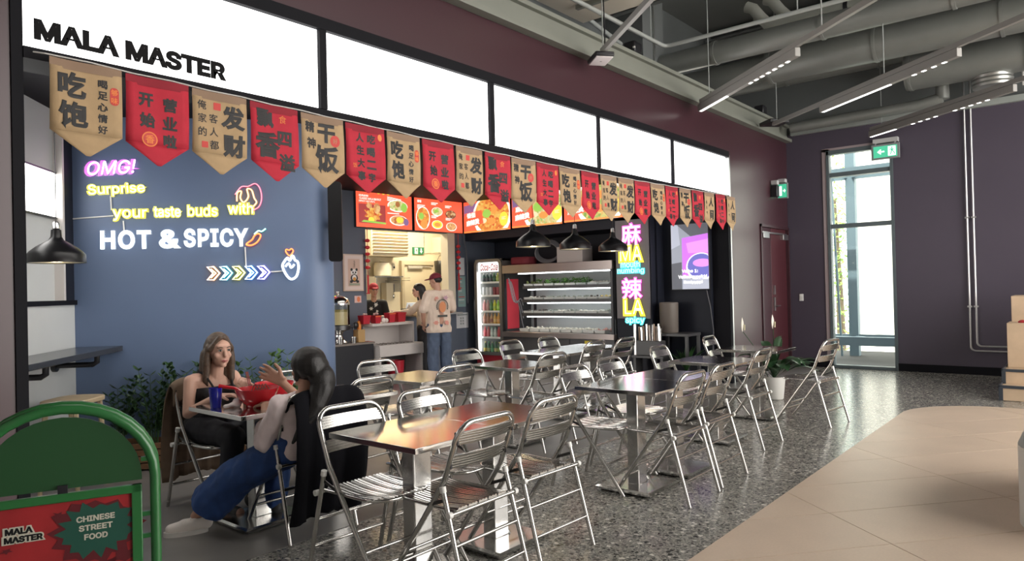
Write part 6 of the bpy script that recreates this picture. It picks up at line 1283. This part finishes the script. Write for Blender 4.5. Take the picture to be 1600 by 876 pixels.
MB().box(-.16, .16, -.012, 0, -.075, .075).build('plate', M('exit_plate_green', (.012, .16, .07), .5), ke, smooth=False); mb = MB(); mb.add([KF((x, .002, z)) for x, z in rect(-.11, -.062, -.02, .062)], [(0, 1, 2, 3)]); mb.add([KF((.07+x*.07, .003, z*.09)) for x, z in ((0, -.6), (.6, 0), (.25, 0), (.25, .6), (-.25, .6), (-.25, 0), (-.6, 0))], [tuple(range(7))]); mb.build('pictogram', M('exit_paper_white', (.8, .8, .76), .6), ke, smooth=False)
mb = MB(); runman(mb, frame((0, -.016, 0), (1, 0, 0), (0, -1, 0)), -.065, .0, .10); mb.build('running_figure', M('exit_plate_green', (.012, .16, .07), .5), ke, smooth=False)
hd_ = thing('extractor_cabinet', 'cream louvred extractor casing high in the kitchen', 'casing', (8.75, 6.35, 2.12)); MB().box(-.45, .45, -.2, .24, 0, .92).build('casing', cr3, hd_, smooth=False)
for k in range(8): MB().bar((-.43, -.215, .05+.06*k), (.43, -.215, .05+.06*k), .012, .045, (0, -.6, .8)).build('louvre', cr3, hd_, smooth=False)
ks = thing('kitchen_shelf', 'steel wall shelf carrying the white rice cooker', 'shelf', (8.75, 6.4, 1.74)); MB().box(-.35, .35, -.2, .2, -.02, 0).build('board', steel, ks, smooth=False); MB().box(-.3, -.28, -.18, .2, -.3, -.02).box(.28, .3, -.18, .2, -.3, -.02).build('bracket', steel, ks, smooth=False)
t = thing('rice_cooker', 'white rice cooker on the steel kitchen shelf', 'cooker', (8.74, 6.38, 1.74)); MB().lathe([(.14, 0), (.165, .02), (.17, .20), (.15, .26), (.06, .28), (.05, .30), (0, .30)], 20).build('pot', M('warm_white_enamel', (.66, .60, .48), .35), t, ang=.8)
t = thing('security_camera', 'white dome camera on the kitchen wall beside the rice cooker', 'camera', (9.05, 6.52, 1.93)); MB().ell((0, -.05, 0), (.07, .07, .07)).build('dome', M('warm_white_enamel', (.66, .60, .48), .35), t); MB().ell((0, -.115, -.01), (.022, .012, .022), 10, 6).build('lens', black_plastic, t); MB().box(-.09, .12, -.02, .08, .05, .09).build('bracket', M('warm_white_enamel', (.66, .60, .48), .35), t, smooth=False)
t = thing('wire_shelf', 'small wire shelf on the cream kitchen wall', 'shelf', (9.18, 6.45, 1.66)); mb = MB()
for k in range(7): mb.tube([(-.2+.066*k, -.1, 0), (-.2+.066*k, .12, 0)], .005, 5)
mb.tube([(-.22, -.1, 0), (.22, -.1, 0)], .007, 6).tube([(-.22, -.1, .05), (.22, -.1, .05)], .006, 6).tube([(-.22, .12, 0), (.22, .12, 0)], .006, 6).build('wires', steel, t)
t = thing('tool_panel', 'cream cupboard door with a hanging ladle', 'cupboard', (9.02, 6.47, .9)); MB().box(-.17, .17, -.06, .1, 0, .72).build('door', cr2, t, bevel=.004); MB().tube([(0, -.07, .70), (0, -.07, .52)], .008, 6).ell((0, -.075, .46), (.03, .015, .05), 10, 6).build('ladle', steel, t)
ks2 = thing('kitchen_shelf', 'upper kitchen shelf at right holding a cardboard box', 'shelf', (9.95, 5.95, 2.19)); MB().box(-.35, .35, -.22, .22, -.02, 0).build('board', steel, ks2, smooth=False); [MB().tube([(x, .2, 0), (x, .2, .86)], .008, 6).build('hanger', steel, ks2) for x in (-.33, .33)]
t = thing('storage_box', 'brown cardboard box on the upper kitchen shelf', 'box', (9.98, 5.95, 2.19)); MB().box(-.19, .19, -.18, .18, 0, .31).build('carton', M('brown_card', (.36, .28, .18), .7), t, bevel=.004)
t = thing('hanging_pot', 'dark steel stock pot hanging below the upper kitchen shelf', 'pot', (9.94, 5.95, 1.76)); MB().lathe([(.15, 0), (.17, .02), (.185, .27), (.18, .28), (.16, .28), (.15, .02), (0, .02)], 20).build('pot', M('dark_steel', (.10, .10, .10), .4, metal=1), t, ang=.8); MB().tube([(-.17, 0, .27), (-.10, 0, .38), (.10, 0, .38), (.17, 0, .27)], .008, 6).tube([(0, 0, .38), (0, 0, .41)], .01, 6).build('handle', steel, t)
t = thing('cash_register', 'small black cash terminal on the hatch ledge beside the reaching arm', 'terminal', (8.20, 5.02, 1.05)); MB().box(-.13, .13, -.10, .10, 0, .10).build('body', black_plastic, t, bevel=.008); MB().bar((0, -.02, .10), (0, -.05, .20), .22, .015, (0, 1, .3)).build('display', M('pale_display', (.5, .52, .5), .3, es=.4, ec=(.8, .85, .9)), t, smooth=False)
t = thing('sauce_bottle', 'white round bottle on the hatch ledge', 'bottle', (8.02, 4.84, 1.05)); MB().lathe([(.035, 0), (.045, .05), (.04, .12), (.015, .15), (.015, .17), (0, .17)], 14).build('bottle', M('packet_white', (.66, .58, .54), .5), t, ang=.9); MB().ell((0, -.04, .07), (.018, .008, .022), 8, 6).build('emblem', black_plastic, t)
# ------------------------------------------------------------------ things on the women's table
TT = TH
def bowl_(name, label, x, y, r, h, m, inner):
    t = thing(name, label, 'bowl', (x, y, TT)); MB().lathe([(r*.50, 0), (r*.52, .012), (r*.62, .02), (r*.88, h*.55), (r, h), (r*.97, h), (r*.84, h*.55), (r*.55, .03), (0, .028)], 28).build('bowl', m, t, ang=1); MB().lathe([(r*.86, h*.62), (r*.5, h*.66), (0, h*.66)], 22).build('food', inner, t)
    return t
redp = M('red_melamine', (.50, .012, .022), .22, coat=.3); pink_in = M('noodle_broth', (.60, .42, .33), .5, var=.3, vs=40)
b1 = bowl_('red_bowl', 'nearer large red bowl of noodles between the women', 2.40, .00, .135, .115, redp, pink_in)
for k in range(5): MB().tube([(-.03+.02*k, .02, .085), (-.02+.02*k, .0, .135), (.0+.02*k, -.01, .10)], .004, 5).build('noodle', M('dark_garnish', (.10, .07, .05), .5), b1)
t = thing('red_spoon', 'red soup spoon resting over the rim of the nearer red bowl', 'cutlery', (2.40, .0, TT)); MB().tube([(-.05, .04, .075), (-.10, .09, .118), (-.17, .16, .135)], [.008, .010, .013], 8).build('spoon', redp, t)
bowl_('red_bowl', 'farther large red bowl beside the fair haired woman', 2.62, .16, .13, .115, redp, M('pink_broth', (.62, .36, .32), .5, var=.15, vs=30))
t = thing('red_tray', 'small stack of red trays at the right of the bowls', 'tray', (2.70, -.08, TT)); 
for k in range(3): MB().hprism(rrect(.16, .11, .02, 3), .016*k, .016*k+.011).build('tray', redp, t, smooth=False)
cp2 = thing('blue_cup', 'dark blue tumbler on the table corner before the fair haired woman', 'cup', (2.215, .175, TT)); MB().lathe([(.030, 0), (.033, .004), (.041, .125), (.038, .125), (.030, .01), (0, .01)], 20).build('cup', M('cobalt_plastic', (.012, .018, .30), .15, spec=.7), cp2, ang=.9)
organic('napkin', [ell_((0, 0, .02), (.045, .03, .02)), ell_((.03, .02, .03), (.03, .03, .025)), ell_((-.03, .01, .015), (.04, .02, .015))], .006, M('white_tissue', (.66, .60, .60), .8), None, fold=.012).location = (2.28, .06, TT)
tag(bpy.data.objects['napkin'], 'crumpled white napkin between the blue cup and the red bowl', 'napkin')
# ------------------------------------------------------------------ plants in crates along the blue wall
crw = M('crate_wood', (.17, .085, .040), .7, var=.2, vs=12)
for a0, lab in ((-.42, 'wooden slatted crate planter by the blue wall, left of the chair with brown jacket'), (.16, 'wooden slatted crate planter by the blue wall, behind the fair haired woman\'s chair'), (.74, 'wooden slatted crate planter by the blue wall, hidden mostly by the table')):
    O = BF((a0+.27, .24, 0)); cr = thing('wooden_crate', lab, 'crate', tuple(O), math.atan2(BU.y, BU.x))
    for s_ in (-1, 1):
        for k in range(4): MB().box(-.27, .27, s_*.13-.008, s_*.13+.008, .015+.056*k, .060+.056*k).build('slat', crw, cr, smooth=False)
        for k in range(4): MB().box(s_*.27-.008, s_*.27+.008, -.13, .13, .015+.056*k, .060+.056*k).build('end_slat', crw, cr, smooth=False)
    for sx in (-1, 1):
        for sy in (-1, 1): MB().box(sx*.25-.012, sx*.25+.012, sy*.115-.012, sy*.115+.012, 0, .235).build('corner_post', crw, cr, smooth=False)
    MB().box(-.26, .26, -.12, .12, .03, .19).build('soil', M('soil', (.02, .015, .012), .9), cr, smooth=False)
zz = M('zz_leaf', (.022, .060, .018), .28, var=.35, vs=6, spec=.6); zz2 = M('zz_leaf_bright', (.075, .155, .035), .32, var=.35, vs=6, spec=.6)
def zzplant(label, a, b, z0, hh, nst, seed, mat, spread=.17):
    rnd = random.Random(seed); O = BF((a, b, 0)); t = thing('leafy_plant', label, 'plant', (O.x, O.y, z0)); lv = MB(); stm = MB()
    for k in range(nst):
        an = rnd.uniform(0, 2*pi); L = hh*rnd.uniform(.65, 1.05); sp = spread*rnd.uniform(.35, 1.1); dx, dy = cos(an), sin(an)
        pts = [Vector((dx*(.03+sp*q**1.6), dy*(.03+sp*q**1.6)*.7, L*(q-.10*q*q))) for q in [i/8 for i in range(9)]]
        stm.tube(pts, [.006-.0005*i for i in range(9)], 5)
        side = Vector((-dy, dx, 0))
        for i in range(2, 9):
            for s_ in (-1, 1):
                p = pts[i]; d = ((pts[i]-pts[i-1]).normalized()*.6+side*s_*1.0+Vector((0, 0, rnd.uniform(-.1, .4)))).normalized(); w_ = d.cross(Vector((0, 0, 1))).normalized() if abs(d.z) < .95 else side
                l = rnd.uniform(.055, .085); up_ = Vector((0, 0, .010)); ww = l*.24
                lv.add([p, p+d*l*.35+w_*ww, p+d*l*.75+w_*ww*.75, p+d*l, p+d*l*.75-w_*ww*.75, p+d*l*.35-w_*ww, p+d*l*.5-up_], [(0, 1, 6), (1, 2, 6), (2, 3, 6), (3, 4, 6), (4, 5, 6), (5, 0, 6)])
    stm.build('stems', mat, t); lv.build('foliage', mat, t, smooth=False)['kind'] = 'stuff'
zzplant('dark glossy plant under the bar shelf, leftmost in the row', -.36, .20, .17, .62, 11, 1, zz)
zzplant('glossy dark green plant left of the fair haired woman, in the first crate', -.08, .22, .17, .74, 15, 2, zz)
zzplant('bushy green plant directly behind the brown jacket', .20, .24, .17, .74, 16, 3, zz)
zzplant('green plant behind the fair haired woman\'s shoulder', .50, .20, .17, .72, 14, 4, zz)
zzplant('brighter green leafy plant right of the fair haired woman', .80, .24, .17, .84, 16, 5, zz2)
zzplant('bright green leafy plant nearest the rounded wall end', 1.04, .24, .17, .78, 15, 6, zz2, .18)
pl_ = thing('peace_lily', 'peace lily with two white blooms in a white pot before the maroon wall', 'plant', (8.82, -1.0, 0))
MB().lathe([(.095, 0), (.105, .01), (.13, .25), (.135, .28), (.125, .28), (.12, .25), (0, .24)], 24).build('pot', M('white_ceramic', (.62, .61, .58), .35), pl_, ang=.8); MB().lathe([(.118, .25), (0, .255)], 16).build('soil', M('soil', (.02, .015, .012), .9), pl_)
lil = M('lily_leaf', (.028, .070, .030), .32, var=.3, vs=8, spec=.55); rnd = random.Random(12)
for k in range(46):
    an = 2.4*k+rnd.uniform(-.3, .3); L = rnd.uniform(.52, .80); lean = rnd.uniform(.40, .98) if k > 8 else rnd.uniform(.1, .4); wd = rnd.uniform(.07, .11); dx, dy = cos(an), sin(an); droop = rnd.uniform(.25, .75)
    def fn(i, j):
        q = j; r = lean*L*q; z = .25+L*(1.05-lean*.55)*q*1.05-droop*L*max(0, q-.35)**1.7*1.6; w_ = wd*max(0, (q-.28)/.72)**.6*max(0, 1-q)**.55*1.9+.004; s_ = (2*i-1)
        return (dx*r-dy*s_*w_, dy*r+dx*s_*w_, z+abs(s_)*w_*.25)
    MB().grid(fn, 4, 9).build('leaf', lil, pl_, ang=2)
wsp = M('lily_white', (.72, .68, .60), .45)
for (x, y, z) in ((-.20, .30, .90), (.02, .00, .93)):
    fb = MB()
    def fn(i, j):
        q = j; w_ = .050*sin(pi*min(1, q*.97+.03))**.8*(1-.3*q); s_ = 2*i-1
        return (x+s_*w_*.85, y-.02*(1-abs(s_))*sin(pi*q)+.01, z-.06+.18*q+.0)
    fb.grid(fn, 6, 8).build('flower', wsp, pl_, ang=2, solid=.002); MB().tube([(x*.2, y*.2, .27), (x*.6, y*.6, z*.7), (x, y, z-.06)], .005, 6).build('flower_stalk', lil, pl_); MB().tube([(x, y-.018, z-.04), (x, y-.02, z+.03)], .008, 7).build('spadix', M('lily_cream', (.6, .55, .35), .6), pl_)
dk = thing('leafy_plant', 'small dark plant in the shade below the wall screen', 'plant', (9.3, .42, 0)); MB().lathe([(.08, 0), (.10, .22), (0, .21)], 16).build('pot', black_plastic, dk)
lv = MB()
for k in range(30):
    an = 2.4*k; L = rnd.uniform(.25, .5); d = Vector((cos(an)*.6, sin(an)*.6, 1)).normalized(); sd_ = Vector((-sin(an), cos(an), 0)); p = Vector((0, 0, .2)); lv.add([p, p+d*L*.5+sd_*.03, p+d*L+Vector((cos(an), sin(an), -.5))*.1, p+d*L*.5-sd_*.03], [(0, 1, 2, 3)])
lv.build('foliage', zz, dk, smooth=False)['kind'] = 'stuff'
